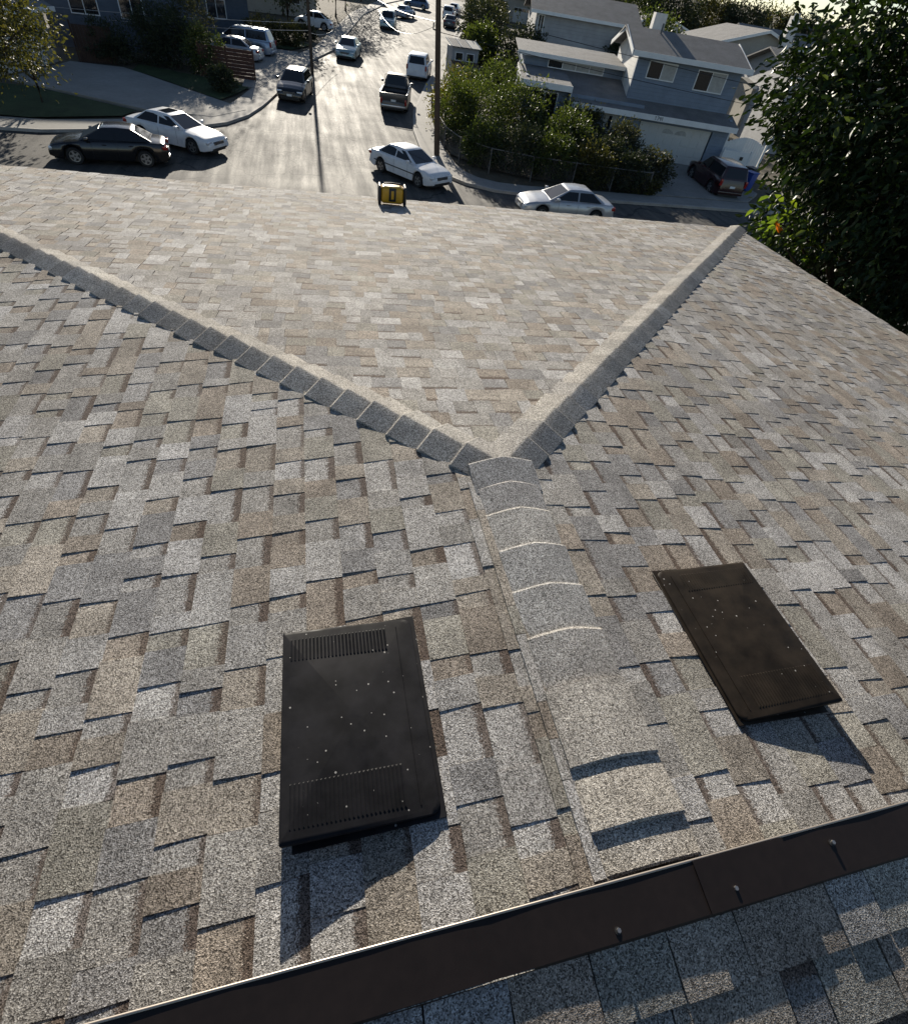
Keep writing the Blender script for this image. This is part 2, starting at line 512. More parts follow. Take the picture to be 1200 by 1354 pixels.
rng = random.Random(7)
PAL = [((0.325, 0.323, 0.318), 5), ((0.275, 0.27, 0.26), 6), ((0.225, 0.225, 0.228), 3), ((0.28, 0.258, 0.228), 4), ((0.25, 0.222, 0.192), 3), ((0.27, 0.262, 0.235), 3), ((0.36, 0.36, 0.36), 2)]
PW_ = [x for c, n in PAL for x in [c] * n]
segments = []                                   # every shingle piece of the roof


class Slope:
    def __init__(s, origin, u, v, name, label):
        s.o = Vector(origin); s.u = Vector(u).normalized(); s.v = Vector(v).normalized(); s.n = s.u.cross(s.v)
        if s.n.z < 0: s.n = -s.n
        s.name = name; s.label = label

    def p(s, a, b, h): return s.o + s.u * a + s.v * b + s.n * h


EXPO = 0.143


def lay(slope, vmax, urange, sid, h_tab=0.0078, tmul=1.0, vstart=0.0, tint=(1, 1, 1)):
    rows = int(math.ceil((vmax - vstart) / EXPO))
    for k in range(rows):
        vb = vmax - k * EXPO; vt = max(vb - EXPO, vstart); vh = max(vt - 0.022, vstart)
        if vb - vh < 0.02: continue
        lo = min(urange(vb)[0], urange(vh)[0]); hi = max(urange(vb)[1], urange(vh)[1])
        if hi - lo < 0.02: continue
        a = lo - rng.uniform(0, 0.3); up = rng.random() < 0.5; run = 0.0
        wob = rng.uniform(-0.002, 0.002)
        while a < hi:
            wd = rng.choice([0.07, 0.09, 0.115, 0.14, 0.165, 0.21]) * rng.uniform(0.88, 1.12) * tmul
            if up: wd *= 1.12
            b = a + wd
            for (s0, s1) in ([(a, b)] if not (up and wd > 0.24 and rng.random() < 0.5) else [(a, a + wd * 0.55), (a + wd * 0.55 + 0.0015, b)]):
                (l0, h0), (l1, h1) = urange(vh), urange(vb)
                sk = rng.uniform(-0.003, 0.003)
                q = [min(max(s0 + sk, l0), h0), min(max(s1 + sk, l0), h0), min(max(s1 - sk, l1), h1), min(max(s0 - sk, l1), h1)]
                if max(q[1] - q[0], q[2] - q[3]) < 0.006: continue
                hb = (h_tab + rng.uniform(-0.0012, 0.0018)) if up else 0.0042 + rng.uniform(-0.0005, 0.0005)
                ht = 0.0022 if up else 0.0008
                jb = wob + (rng.uniform(-0.0022, 0.0022) if up else -0.001)
                lift = rng.uniform(0, 0.0012) if up else 0.0
                if sid == 3 and not up: hb = h_tab - 0.0035 + rng.uniform(-.001, .001); ht = 0.0022
                if sid == 3: q[1] -= 0.004; q[2] -= 0.004
                top = [slope.p(q[0], vh, ht), slope.p(q[1], vh, ht), slope.p(q[2], vb + jb, hb + lift), slope.p(q[3], vb + jb, hb)]
                bot = [slope.p(q[0], vh, -0.004), slope.p(q[1], vh, -0.004), slope.p(q[2], vb + jb, -0.004), slope.p(q[3], vb + jb, -0.004)]
                c = rng.choice(PW_); f = rng.uniform(0.88, 1.12)
                col = tuple(c[i] * f * tint[i] for i in range(3))
                uvs = [(q[0], vh - vt), (q[1], vh - vt), (q[2], vb - vt), (q[3], vb - vt)]
                cen = (top[0] + top[1] + top[2] + top[3]) / 4
                d = cen - Vector(CAM)
                area = (q[1] - q[0] + q[2] - q[3]) * 0.5 * (vb - vt)
                segments.append(dict(s=sid, top=top, bot=bot, col=col, gap=0.0 if (up or (sid == 3 and rng.random() < 0.85)) else rng.uniform(0.4, 1.0), uv=uvs,
                                     score=area * abs(d.normalized().dot(slope.n)) / d.length_squared, cen=cen))
            a = b
            up = not up


def inview(p, m=40):
    d = AX @ (np.array(p) - CAM)
    if d[2] <= 0: return False
    x = CX + FPX * d[0] / d[2]; y = CY - FPX * d[1] / d[2]
    return -m < x < PW + m and -m < y < PH + m


def shingle_mesh(name, segs):
    me = bpy.data.meshes.new(name)
    vs = []; fs = []
    for sg in segs:
        b = len(vs)
        vs += [tuple(p - HO) for p in sg['top']] + [tuple(p - HO) for p in sg['bot']]
        fs += [(b, b + 1, b + 2, b + 3), (b + 3, b + 2, b + 6, b + 7), (b + 2, b + 1, b + 5, b + 6), (b, b + 3, b + 7, b + 4), (b + 1, b, b + 4, b + 5)]
    me.from_pydata(vs, [], fs)
    me.materials.append(M['shingle'])
    U = []; C = []
    order = [[0, 1, 2, 3], [3, 2, 2, 3], [2, 1, 1, 2], [0, 3, 3, 0], [1, 0, 0, 1]]
    for sg in segs:
        cf_ = [rng.uniform(.86, 1.14) for _ in range(4)]
        for k, od in enumerate(order):
            for i in od:
                U += [sg['gap'] if k == 0 else 0.0, sg['uv'][i][1]]
                m = cf_[i] if k == 0 else 0.8
                C += [sg['col'][0] * m, sg['col'][1] * m, sg['col'][2] * m, sg['gap'] if k == 0 else 0.0]
    me.uv_layers.new(name='UVMap').data.foreach_set('uv', U)
    me.color_attributes.new('Col', 'FLOAT_COLOR', 'CORNER').data.foreach_set('color', C)
    me.update()
    if segs:                                    # outward normals
        nrm = (segs[0]['top'][1] - segs[0]['top'][0]).cross(segs[0]['top'][2] - segs[0]['top'][0])
        if nrm.z < 0: me.flip_normals()
    return me


sx_, sy_ = HX, HY
lenS = math.hypot(HX, DROP); lenL = math.hypot(HXL, DROP)
cS = HX / lenS
eC = Vector((HX, HY, -DROP)); eL = Vector((-HXL, HYL, -DROP))
eU = (eC - eL).normalized()
uC, uL = eC.dot(eU), eL.dot(eU)
eV = eC - eU * uC
lenF = eV.length; eV.normalize()
front = Slope((AXX, AYY, RZ), eU, eV, 'front', 'sunlit front slope falling to the street')
left = Slope((AXX, 0, RZ), (0, 1, 0), (-HXL, 0, -DROP), 'left', 'slope on the side of the black vent')
right = Slope((AXX, 0, RZ), (0, 1, 0), (HX, 0, -DROP), 'right', 'slope on the side of the brown vent')
YB = 0.075                                     # where the roof runs under the metal flashing
ratio = HY / HX; ratioL = HYL / HXL; cL = HXL / lenL
lay(front, lenF, lambda v: (max(v, 0) * uL / lenF, max(v, 0) * uC / lenF), 0)
lay(left, lenL, lambda v: (YB, AYY + max(v, 0) * cL * ratioL), 1)
lay(right, lenS, lambda v: (YB, AYY + max(v, 0) * cS * ratio), 2)
NP = R(14.9)                                   # the rear slope falls away from the sun
near = Slope((AXX, -0.02, RZ + 0.015), (1, 0, 0), (0, -math.cos(NP), -math.sin(NP)), 'near', 'shaded rear slope falling away from the sun')
lay(near, 1.6, lambda v: (-4.0, 4.6), 3, h_tab=0.011, tmul=1.5)

decks = []
ap = Vector((AXX, AYY, RZ)) - HO
zb = -0.006
pl = [[(0, AYY, RZ + zb), (-HXL, AYY + HYL, EZ + zb), (HX, AYY + HY, EZ + zb)],
      [(0, AYY, RZ + zb), (0, 0.032, RZ + zb), (-HXL, 0.032, EZ + zb), (-HXL, AYY + HYL, EZ + zb)],
      [(0, AYY, RZ + zb), (HX, AYY + HY, EZ + zb), (HX, 0.032, EZ + zb), (0, 0.032, RZ + zb)],
      [(-4.2, -0.02, RZ + 0.009), (4.8, -0.02, RZ + 0.009), (4.8, -0.02 - 6 * math.cos(NP), RZ + 0.009 - 6 * math.sin(NP)), (-4.2, -0.02 - 6 * math.cos(NP), RZ + 0.009 - 6 * math.sin(NP))]]
for sl_, poly in zip((front, left, right, near), pl):
    mb = MB(); mb.slab(poly, 0.05)
    d = mb.build('roof_slope', M['felt'], house)
    d['label'] = sl_.label
    decks.append(d)
# upstand under the flashing that closes the higher rear roof
mb = MB(); mb.box(-4.2, 4.8, -0.017, 0.03, EZ + 0.1, RZ + 0.006); mb.build('fascia_board', M['felt'], house)

vis = [i for i, s_ in enumerate(segments) if inview(s_['cen'])]
vis.sort(key=lambda i: -segments[i]['score'])
solo = set(vis[:300])
for i in sorted(solo):
    sg = segments[i]
    o = bpy.data.objects.new('shingle', shingle_mesh('shingle', [sg]))
    link(o, decks[sg['s']])
for k in range(4):
    rest = [s_ for i, s_ in enumerate(segments) if s_['s'] == k and i not in solo]
    o = bpy.data.objects.new('shingle_courses', shingle_mesh('shingle_courses', rest))
    link(o, decks[k]); o['kind'] = 'stuff'

# drip edge along the eaves
mb = MB()
mb.slab([(-HXL - 0.02, AYY + HYL + 0.004, EZ - 0.004), (HX + 0.02, AYY + HY + 0.004, EZ - 0.004), (HX + 0.02, AYY + HY + 0.02, EZ - 0.006), (-HXL - 0.02, AYY + HYL + 0.02, EZ - 0.006)], 0.1)
mb.build('drip_edge', M['hem'], house)
for sgn in (-1, 1):
    mb = MB(); x = sgn * ((HX if sgn > 0 else HXL) + 0.003)
    mb.box(min(x, x + sgn * 0.016), max(x, x + sgn * 0.016), 0.04, AYY + (HY if sgn > 0 else HYL), EZ - 0.1, EZ - 0.004)
    mb.build('drip_edge', M['hem'], house)


# cap shingles over hips and ridge
def cap_mesh(name, p0, p1, d0, d1, wl, lift0, lift1, crown, th, col, rnd=0.0, taper=0.0):
    """p0->p1 along the hip; d0/d1 horizontal-ish unit directions to the two sides (with fall); a folded, thick piece"""
    prof = [-1.0, -0.72, -0.42, -0.18, 0.0, 0.18, 0.42, 0.72, 1.0] if rnd else [-1.0, -0.35, -0.06, 0.0, 0.06, 0.35, 1.0]
    me = bpy.data.meshes.new(name)
    vs = []; fs = []
    ln = (p1 - p0).length
    st = [(p0, lift0, 1.0 - taper), (p0.lerp(p1, 1 - 0.011 / ln), lift1, 1.0), (p1, lift1 - 0.006, 1.0)]
    if lift0 > lift1:
        st = [(p0, lift0 - 0.006, 1.0), (p0.lerp(p1, 0.006 / ln), lift0, 1.0), (p1, lift1, 1.0)]
    n = len(prof)
    for (p, lf, ws) in st:
        for top in (1, 0):
            for t in prof:
                dv = d1 if t > 0 else d0
                a = abs(t)
                hgt = crown * (1 - a) ** 1.0 if rnd == 0 else crown * (1 - a ** 1.7)
                if a < 0.05 and rnd == 0: hgt -= crown * 0.04
                q = p + dv * (a * wl * ws) + Vector((0, 0, hgt + lf - (0 if top else th) + (0.004 if top else 0)))
                vs.append(q - HO)
    for e in range(2):
        o0, o1 = e * 2 * n, (e + 1) * 2 * n
        for i in range(n - 1):
            fs.append((o0 + i, o0 + i + 1, o1 + i + 1, o1 + i))
            fs.append((o0 + n + i + 1, o0 + n + i, o1 + n + i, o1 + n + i + 1))
        fs.append((o0, o1, o1 + n, o0 + n)); fs.append((o0 + 2 * n - 1, o1 + 2 * n - 1, o1 + n - 1, o0 + n - 1))
    for i in range(n - 1):
        fs.append((i + 1, i, n + i, n + i + 1)); fs.append((4 * n + i, 4 * n + i + 1, 5 * n + i + 1, 5 * n + i))
    me.from_pydata(vs, [], fs)
    bm = bmesh.new(); bm.from_mesh(me); bmesh.ops.recalc_face_normals(bm, faces=bm.faces); bm.to_mesh(me); bm.free()
    me.materials.append(M['shingle'])
    uv = me.uv_layers.new(name='UVMap'); uv.data.foreach_set('uv', [0.0, 0.5] * len(me.loops))
    ca = me.color_attributes.new('Col', 'FLOAT_COLOR', 'CORNER')
    ca.data.foreach_set('color', [*col, 0.0] * len(me.loops))
    me.polygons.foreach_set('use_smooth', [bool(rnd)] * len(me.polygons)); me.set_sharp_from_angle(angle=R(22))
    return me


A3 = Vector((AXX, AYY, RZ))
CAPE = 0.2
slopeF = DROP / HY; slopeS = DROP / HX
for sgn in (-1, 1):
    endp = Vector((AXX + sgn * (HX if sgn > 0 else HXL), AYY + (HY if sgn > 0 else HYL), EZ))
    ax = (endp - A3); L = ax.length; ax.normalize()
    hd = Vector((ax.x, ax.y, 0)).normalized()
    sideF = Vector((-sgn * 0, 0, 0)); perp = Vector((hd.y, -hd.x, 0))
    # perp pointing to the side slope and to the front slope, each with the fall of that slope
    toS = Vector((sgn * 1.0, -1.0, 0)).normalized(); toF = -toS
    dS = Vector((toS.x, toS.y, -abs(toS.x) * slopeS)); dF = Vector((toF.x, toF.y, -abs(toF.y) * slopeF))
    # relative to hip line the planes fall on each side from the hip: fall across = own slope minus along-hip part
    strip = MB()
    strip.tube([A3 + ax * 0.1 - HO, endp - HO], 0.012, 6)
    hip = strip.build('hip_line', M['felt'], house)
    hip['label'] = 'hip cap running %s from the ridge end to the eave' % ('past the black vent slope' if sgn < 0 else 'to the corner by the dark tree')
    k = 0; t = L - 0.01
    while t > 0.10:
        t0 = max(t - CAPE - 0.03, 0.0)
        c = rng.choice([(0.3, 0.295, 0.28), (0.27, 0.265, 0.255), (0.31, 0.3, 0.28)]); f = rng.uniform(0.85, 1.12)
        jit = Vector((rng.uniform(-.004, .004), rng.uniform(-.004, .004), 0))
        me = cap_mesh('cap_shingle', A3 + ax * t0 + jit, A3 + ax * t + jit, dF, dS, 0.14, -0.008, 0.016 + rng.uniform(-.003, .005), 0.038, 0.014, tuple(x * f for x in c), 0.0, 0.03)
        link(bpy.data.objects.new('cap_shingle', me), hip)
        t -= CAPE
rl = MB(); rl.tube([A3 + Vector((0, -0.02, 0)) - HO, Vector((AXX, 0.08, RZ)) - HO], 0.01, 6)
ridge = rl.build('ridge_line', M['felt'], house)
ridge['label'] = 'short ridge of broad curved cap shingles running under the metal flashing'
dl = Vector((-1, 0, -slopeS)); dr = Vector((1, 0, -slopeS))
ys = [AYY + 0.03, 1.565, 1.405, 1.20, 1.0, 0.80, 0.60, 0.35, 0.18, 0.078]
RC = [(0.3, 0.3, 0.3), (0.32, 0.315, 0.31), (0.36, 0.355, 0.34), (0.33, 0.33, 0.325), (0.32, 0.32, 0.315), (0.335, 0.328, 0.315), (0.345, 0.335, 0.315), (0.37, 0.355, 0.325), (0.37, 0.355, 0.325)]  # last two caps creamier, strong sun put into their colour
for i in range(9):
    y1, y0 = ys[i], ys[i + 1]
    if i < 7:
        me = cap_mesh('cap_shingle', Vector((AXX, y0 - 0.03, RZ)), Vector((AXX, y1, RZ)), dr, dl, 0.152 if i else 0.165, -0.004 if i else 0.008, 0.011 + rng.uniform(-.003, .004) if i else 0.034, 0.024 if i else 0.02, 0.012, RC[i], 1.0)
        if i == 6:
            me = cap_mesh('cap_shingle', Vector((AXX, y0, RZ)), Vector((AXX, y1, RZ)), dr, dl, 0.155, 0.017, 0.012, 0.024, 0.011, RC[i], 1.0)
    else:
        me = cap_mesh('cap_shingle', Vector((AXX, y0, RZ)), Vector((AXX, y1 + 0.04, RZ)), dr, dl, 0.155, 0.016 if i == 7 else 0.002, 0.0, 0.024, 0.011, RC[i], 1.0)
    link(bpy.data.objects.new('cap_shingle', me), ridge)
# the long cut strip showing beside the ridge caps
xs0 = -0.167
px = AXX + xs0
y = 0.08
while y < 1.62:
    y2 = min(y + rng.choice([0.12, 0.19, 0.25, 0.31]), 1.62)
    mb = MB(); zc = RZ - abs(xs0) * slopeS
    mb.box(xs0 - 0.021, xs0 + 0.017, y, y2 - 0.002, zc - 0.002, zc + 0.0125)
    o = mb.build('shingle_offcut', M['shingle'], ridge)
    me = o.data; me.uv_layers.new(name='UVMap').data.foreach_set('uv', [0.0, 0.5] * len(me.loops))
    c = rng.choice(PW_)
    me.color_attributes.new('Col', 'FLOAT_COLOR', 'CORNER').data.foreach_set('color', [*c, 0.0] * len(me.loops))
    y = y2


# ------------------------------------------------------------------ metal flashing with screws
fl = empty('metal_flashing', (AXX, 0.0, RZ), 0, 'long dark brown metal flashing strip with screws across the end of the ridge', 'flashing')
FT = R(7)
x0, x1 = -4.1, 4.7
mb = MB()
NSEG = 44
vs = []
for i in range(NSEG + 1):
    x = x0 + (x1 - x0) * i / NSEG
    wv = 0.0016 * math.sin(i * 1.3) + 0.001 * math.sin(i * 3.1)
    for yy, zz in ((0.066, 0.036), (-0.047, 0.036 - 0.113 * math.tan(FT)), (-0.053, 0.009)):
        vs.append((x, yy, zz + wv))
fsx = []
for i in range(NSEG):
    for k in range(2):
        a = i * 3 + k; fsx.append((a, a + 3, a + 4, a + 1))
mb.add(vs, fsx)
o = mb.build('metal_strip', M['flash'], fl)
sm = o.modifiers.new('thickness', 'SOLIDIFY'); sm.thickness = 0.0025
mb = MB(); mb.tube([(x0 + (x1 - x0) * i / 40, 0.068, 0.0355 + 0.0016 * math.sin(i * 1.43)) for i in range(41)], 0.0034, 8)
mb.build('folded_hem', M['hem'], fl, 60)
mb = MB(); mb.box(x0, x1, 0.0645, 0.0665, -0.02, 0.033); mb.build('front_flange', M['flash'], fl)
for xj in (0.085, ):
    mb = MB(); tf = math.tan(FT)
    mb.add([(xj, 0.0655, 0.0405), (xj + 0.3, 0.0655, 0.0395), (xj + 0.3, -0.0475, 0.0395 - 0.113 * tf), (xj, -0.0475, 0.0405 - 0.113 * tf)], [(0, 1, 2, 3)])
    o = mb.build('lap_joint', M['flash'], fl); o.modifiers.new('thickness', 'SOLIDIFY').thickness = 0.002
for sxp, syp in ((0.634, -0.026), (0.995, -0.012), (1.353, 0.024), (2.2, 0.0), (-0.9, -0.01)):
    z = 0.036 - (0.066 - syp) * math.tan(FT)
    mb = MB()
    mb.tube([(0, 0, 0.0), (0, 0, 0.006), (0, 0, 0.0065)], [0.0042, 0.0042, 0.004], 8)
    mb.tube([(0, 0, 0.0065), (0, 0, 0.0115)], [0.0062, 0.0055], 6)
    s_ = mb.build('screw', M['screw'], fl, 40)
    s_.location = (sxp - AXX, syp, z)
    wsh = MB(); wsh.tube([(0, 0, 0.0002), (0, 0, 0.0018)], 0.0085, 12); wsh.build('washer', M['blackplastic'], s_)


# ------------------------------------------------------------------ roof vents
def vent(slope, uc, vc, mat, label, lu=0.64, lv=0.45):
    """low slant-back vent: flush at the uphill edge, open and raised downhill"""
    c = slope.p(uc, vc, 0.0)
    root = empty('roof_vent', c, 0, label, 'roof vent', 'slant back roof vents')
    # local frame: X down the slope, Y along the ridge, Z normal
    xa = slope.v; za = slope.n; ya = za.cross(xa)
    root.matrix_world = Matrix(((xa.x, ya.x, za.x, c.x), (xa.y, ya.y, za.y, c.y), (xa.z, ya.z, za.z, c.z), (0, 0, 0, 1)))
    mb = MB(); mb.box(-lv / 2 - 0.014, lv / 2 - 0.02, -lu / 2 - 0.012, lu / 2 + 0.012, 0.009, 0.0125)
    mb.build('base_flange', mat, root, 40, 0.0012, 1)
    hi, lo = 0.08, 0.018
    def top(x): return lo + (hi - lo) * (x + lv / 2) / lv
    # rounded-rectangle outline of the hood
    r = 0.03; out = []
    for cx_, cy_, a0 in ((lv / 2 - 0.006, lu / 2 - 0.006, 0), (-lv / 2 + r, lu / 2 - r, 90), (-lv / 2 + r, -lu / 2 + r, 180), (lv / 2 - 0.006, -lu / 2 + 0.006, 270)):
        rr = r if cx_ < 0 else 0.006
        for k in range(5):
            an = R(a0 + 22.5 * k); out.append((cx_ + rr * math.cos(an), cy_ + rr * math.sin(an)))
    n = len(out); mb = MB(); vs = []
    ins = [(1.0, -0.0005), (0.993, 0.002), (0.96, 0.004), (0.0, 0.0045)]
    for sc_, dz in ins[:3]:
        for x, y in out: vs.append((x * sc_, y * sc_, top(x) + dz))
    vs.append((0, 0, top(0) + 0.0045))
    fs = []
    for j in range(2):
        for k in range(n): fs.append((j * n + k, j * n + (k + 1) % n, (j + 1) * n + (k + 1) % n, (j + 1) * n + k))
    for k in range(n): fs.append((2 * n + k, 2 * n + (k + 1) % n, 3 * n))
    # skirt: short lip on the downhill side, full sides on the others
    b = len(vs)
    for x, y in out:
        t = (x + lv / 2) / lv
        vs.append((x, y, (top(x) - 0.016) if x > lv / 2 - 0.02 else max(0.012, top(x) - 0.03 - 0.05 * t)))
    for k in range(n): fs.append((k, (k + 1) % n, b + (k + 1) % n, b + k))
    mb.add(vs, fs)
    mb.build('hood', mat, root, 35)
    # side cheeks and dark throat
    for s_ in (-1, 1):
        mb = MB(); y = s_ * (lu / 2 - 0.012)
        mb.add([(-lv / 2 + 0.05, y, 0.012), (lv / 2 - 0.02, y, 0.012), (lv / 2 - 0.02, y, top(lv / 2 - 0.02) - 0.004), (-lv / 2 + 0.05, y, top(-lv / 2 + 0.05) - 0.004)], [(0, 1, 2, 3)])
        o = mb.build('side_cheek', mat, root); o.modifiers.new('thickness', 'SOLIDIFY').thickness = 0.003
    mb = MB(); mb.box(-lv / 2 + 0.12, -lv / 2 + 0.16, -lu / 2 + 0.04, lu / 2 - 0.04, 0.0126, 0.03); mb.build('throat', M['vent_dark'], root)
    # pressed ribs at both ends of the hood
    for s_ in (-1, 1):
        mb = MB(); y0, y1 = sorted((s_ * (lu / 2 - 0.03), s_ * (lu / 2 - (0.115 if s_ * ya.y > 0 else 0.15))))
        nr = 27; xa0, xa1 = -lv / 2 + 0.10, lv / 2 - 0.03
        for k in range(nr):
            x = xa0 + (xa1 - xa0) * k / (nr - 1); wd = 0.0042
            for (ya_, yb_) in ((y0, y1),):
                z = top(x) + 0.0038
                mb.add([(x - wd, ya_, z), (x + wd, ya_, z), (x, ya_ + 0.006, z + 0.0038), (x, yb_ - 0.006, z + 0.0038), (x - wd, yb_, z), (x + wd, yb_, z)],
                       [(0, 1, 2), (1, 5, 3, 2), (0, 2, 3, 4), (4, 3, 5)])
        mb.build('ribbed_louver', mat, root)
    # folded rim lines on top
    mb = MB()
    mb.tube([(-lv / 2 + 0.055, -lu / 2 + 0.03, top(-lv / 2 + 0.055) + 0.004), (-lv / 2 + 0.055, lu / 2 - 0.03, top(-lv / 2 + 0.055) + 0.004)], 0.0022, 5)
    mb.build('pressed_crease', mat, root)
    return root


vent(left, 0.642, (AXX - 0.033) / cS, M['vent_black'], 'black slant back vent with ribbed ends and white specks beside the ridge caps')
vent(right, 0.72, (1.575 - AXX) / cS, M['vent_brown'], 'glossy dark brown slant back vent lying on the slope nearer the big tree')


# ------------------------------------------------------------------ yellow jobsite unit by the eave
yd = Vector((1.10, 8.12, 0)) - Vector((AXX, AYY, 0)); yz = RZ - front.n.xy.dot(yd.xy) / front.n.z + 0.012
yu = empty('yellow_tool_case', (1.10, 8.12, yz), R(-3), 'yellow and black portable tool unit standing at the eave of the roof', 'tool case')
mb = MB(); mb.box(-0.165, 0.165, -0.10, 0.10, 0.02, 0.24); mb.build('shell', M['yellow'], yu, 40, 0.05, 4)
mb = MB(); mb.box(-0.05, 0.05, -0.112, -0.098, 0.06, 0.235); pn = mb.build('front_panel', M['blackplastic'], yu, 40, 0.006, 2)
mb = MB(); mb.box(-0.02, 0.02, -0.118, -0.108, 0.09, 0.20); mb.build('latch', M['yellow'], pn, 40, 0.003, 2)
for s_ in (-1, 1):
    mb = MB(); mb.box(s_ * 0.18 - 0.022, s_ * 0.18 + 0.022, -0.112, 0.112, 0.0, 0.25); mb.build('bumper_end', M['blackplastic'], yu, 40, 0.03, 3)
mb = MB(); mb.tube([(-0.12, 0, 0.22), (-0.11, 0, 0.262), (0, 0, 0.27), (0.11, 0, 0.262), (0.12, 0, 0.22)], 0.013, 8); mb.build('carry_handle', M['blackplastic'], yu, 60)


# ------------------------------------------------------------------ vehicles
PAINTS = {}


def paint(name, col, rough=0.28, metal=0.0):
    if name not in PAINTS:
        m = principled('car_paint_' + name, col, rough, metal, 0.5, 0.25)
        n = noise(m, 3.0, 3, 0.6)
        lk(m, ramp(m, n, [(0.3, tuple(c * 0.9 for c in col)), (0.7, tuple(min(1, c * 1.06) for c in col))]), base_in(m))
        PAINTS[name] = m
    return PAINTS[name]


KIND = {
    'sedan': dict(L=4.7, W=1.80, top=[(-2.35, .60), (-2.31, .84), (-2.2, .95), (-1.75, .985), (-1.2, .97), (1.0, .93), (1.6, .86), (2.1, .76), (2.28, .66), (2.35, .52)],
                  cab=(-1.85, -1.0, 0.12, 1.1, .93, 1.43), wx=(-1.38, 1.40), wr=.33, split=-.35),
    'hatch': dict(L=4.3, W=1.76, top=[(-2.15, .58), (-2.12, .8), (-2.0, .95), (-1.2, .97), (.95, .95), (1.5, .86), (1.95, .74), (2.1, .64), (2.15, .5)],
                  cab=(-2.02, -1.5, 0.05, 1.0, .94, 1.47), wx=(-1.28, 1.3), wr=.32, split=-.4),
    'suv': dict(L=4.6, W=1.86, top=[(-2.3, .62), (-2.28, .9), (-2.2, 1.05), (-1.2, 1.08), (.9, 1.06), (1.5, 1.0), (2.05, .92), (2.25, .8), (2.3, .6)],
                cab=(-2.22, -1.98, 0.15, 1.0, 1.05, 1.72), wx=(-1.35, 1.37), wr=.37, split=-.35),
    'van': dict(L=5.0, W=1.95, top=[(-2.5, .6), (-2.48, .9), (-2.4, 1.02), (-1.2, 1.05), (1.3, 1.02), (1.8, .94), (2.3, .8), (2.46, .66), (2.5, .5)],
                cab=(-2.4, -2.1, 0.45, 1.55, 1.02, 1.75), wx=(-1.5, 1.52), wr=.34, split=-.5),
    'pickup': dict(L=5.4, W=1.92, top=[(-2.7, .62), (-2.69, .8), (-2.6, .82), (-.5, .84), (-.35, 1.1), (1.2, 1.1), (1.7, 1.06), (2.4, .99), (2.65, .85), (2.7, .6)],
                   cab=(-.5, -.3, .75, 1.3, 1.08, 1.76), wx=(-1.6, 1.75), wr=.38, split=.3),
    'round': dict(L=4.1, W=1.72, top=[(-2.05, .5), (-2.0, .72), (-1.7, .92), (-1.2, 1.0), (.9, .96), (1.4, .9), (1.8, .76), (2.0, .6), (2.05, .45)],
                  cab=(-1.7, -.75, 0.35, 1.1, .95, 1.5), wx=(-1.22, 1.26), wr=.33, split=-.1),
}


def interp(pts, x):
    for (a, b), (c, d) in zip(pts, pts[1:]):
        if a <= x <= c:
            t = (x - a) / (c - a + 1e-9); t = t * t * (3 - 2 * t) * 0.4 + t * 0.6
            return b + (d - b) * t
    return pts[0][1] if x < pts[0][0] else pts[-1][1]


WHEELS = {}


def wheel_meshes(r):
    if r in WHEELS: return WHEELS[r]
    t = MB(); prof = [(r * .66, -.1), (r * .93, -.105), (r, -.075), (r, .075), (r * .93, .105), (r * .66, .1)]
    seg = 24; vs = []; fs = []
    for k in range(seg):
        an = 2 * math.pi * k / seg
        for rr, yy in prof: vs.append((rr * math.cos(an), yy, rr * math.sin(an)))
    n = len(prof)
    for k in range(seg):
        for i in range(n - 1):
            fs.append((k * n + i, ((k + 1) % seg) * n + i, ((k + 1) % seg) * n + i + 1, k * n + i + 1))
    t.add(vs, fs); to = t.build('tyre', M['tyre'], None, 40)
    m = MB(); rr = r * .68
    for s_ in (-1, 1):
        y = s_ * .085; ring = [(rr * math.cos(2 * math.pi * k / 20), y * .7, rr * math.sin(2 * math.pi * k / 20)) for k in range(20)]
        m.add(ring, [tuple(range(20))], 1)
        for q in range(5):
            a = 2 * math.pi * q / 5
            for w_ in (0,):
                d = Vector((math.cos(a), 0, math.sin(a))); p = Vector((-math.sin(a), 0, math.cos(a)))
                m.add([d * .03 + p * .05 + Vector((0, y, 0)), d * .03 - p * .05 + Vector((0, y, 0)), d * rr - p * .035 + Vector((0, y, 0)), d * rr + p * .035 + Vector((0, y, 0))], [(0, 1, 2, 3)], 0)
        o2 = [(rr * .86 * math.cos(2 * math.pi * k / 20), y * 1.02, rr * .86 * math.sin(2 * math.pi * k / 20)) for k in range(20)]
        o1 = [(rr * 1.0 * math.cos(2 * math.pi * k / 20), y * 1.05, rr * 1.0 * math.sin(2 * math.pi * k / 20)) for k in range(20)]
        m.add(o1 + o2, [(k, (k + 1) % 20, 20 + (k + 1) % 20, 20 + k) for k in range(20)], 0)
    ro = m.build('rim', [M['rim'], M['blackplastic']], None)
    WHEELS[r] = (to.data, ro.data)
    bpy.data.objects.remove(to); bpy.data.objects.remove(ro)
    return WHEELS[r]


def quad_on(c, u0, u1, v0, v1, off):
    """panel on a quad face c = [bl, br, tr, tl] (Vectors), inset by fractions, pushed out along the normal"""
    def P(u, v): return (c[0] * (1 - u) + c[1] * u) * (1 - v) + (c[3] * (1 - u) + c[2] * u) * v
    n = (c[1] - c[0]).cross(c[3] - c[0]).normalized()
    return [P(u0, v0) + n * off, P(u1, v0) + n * off, P(u1, v1) + n * off, P(u0, v1) + n * off], n


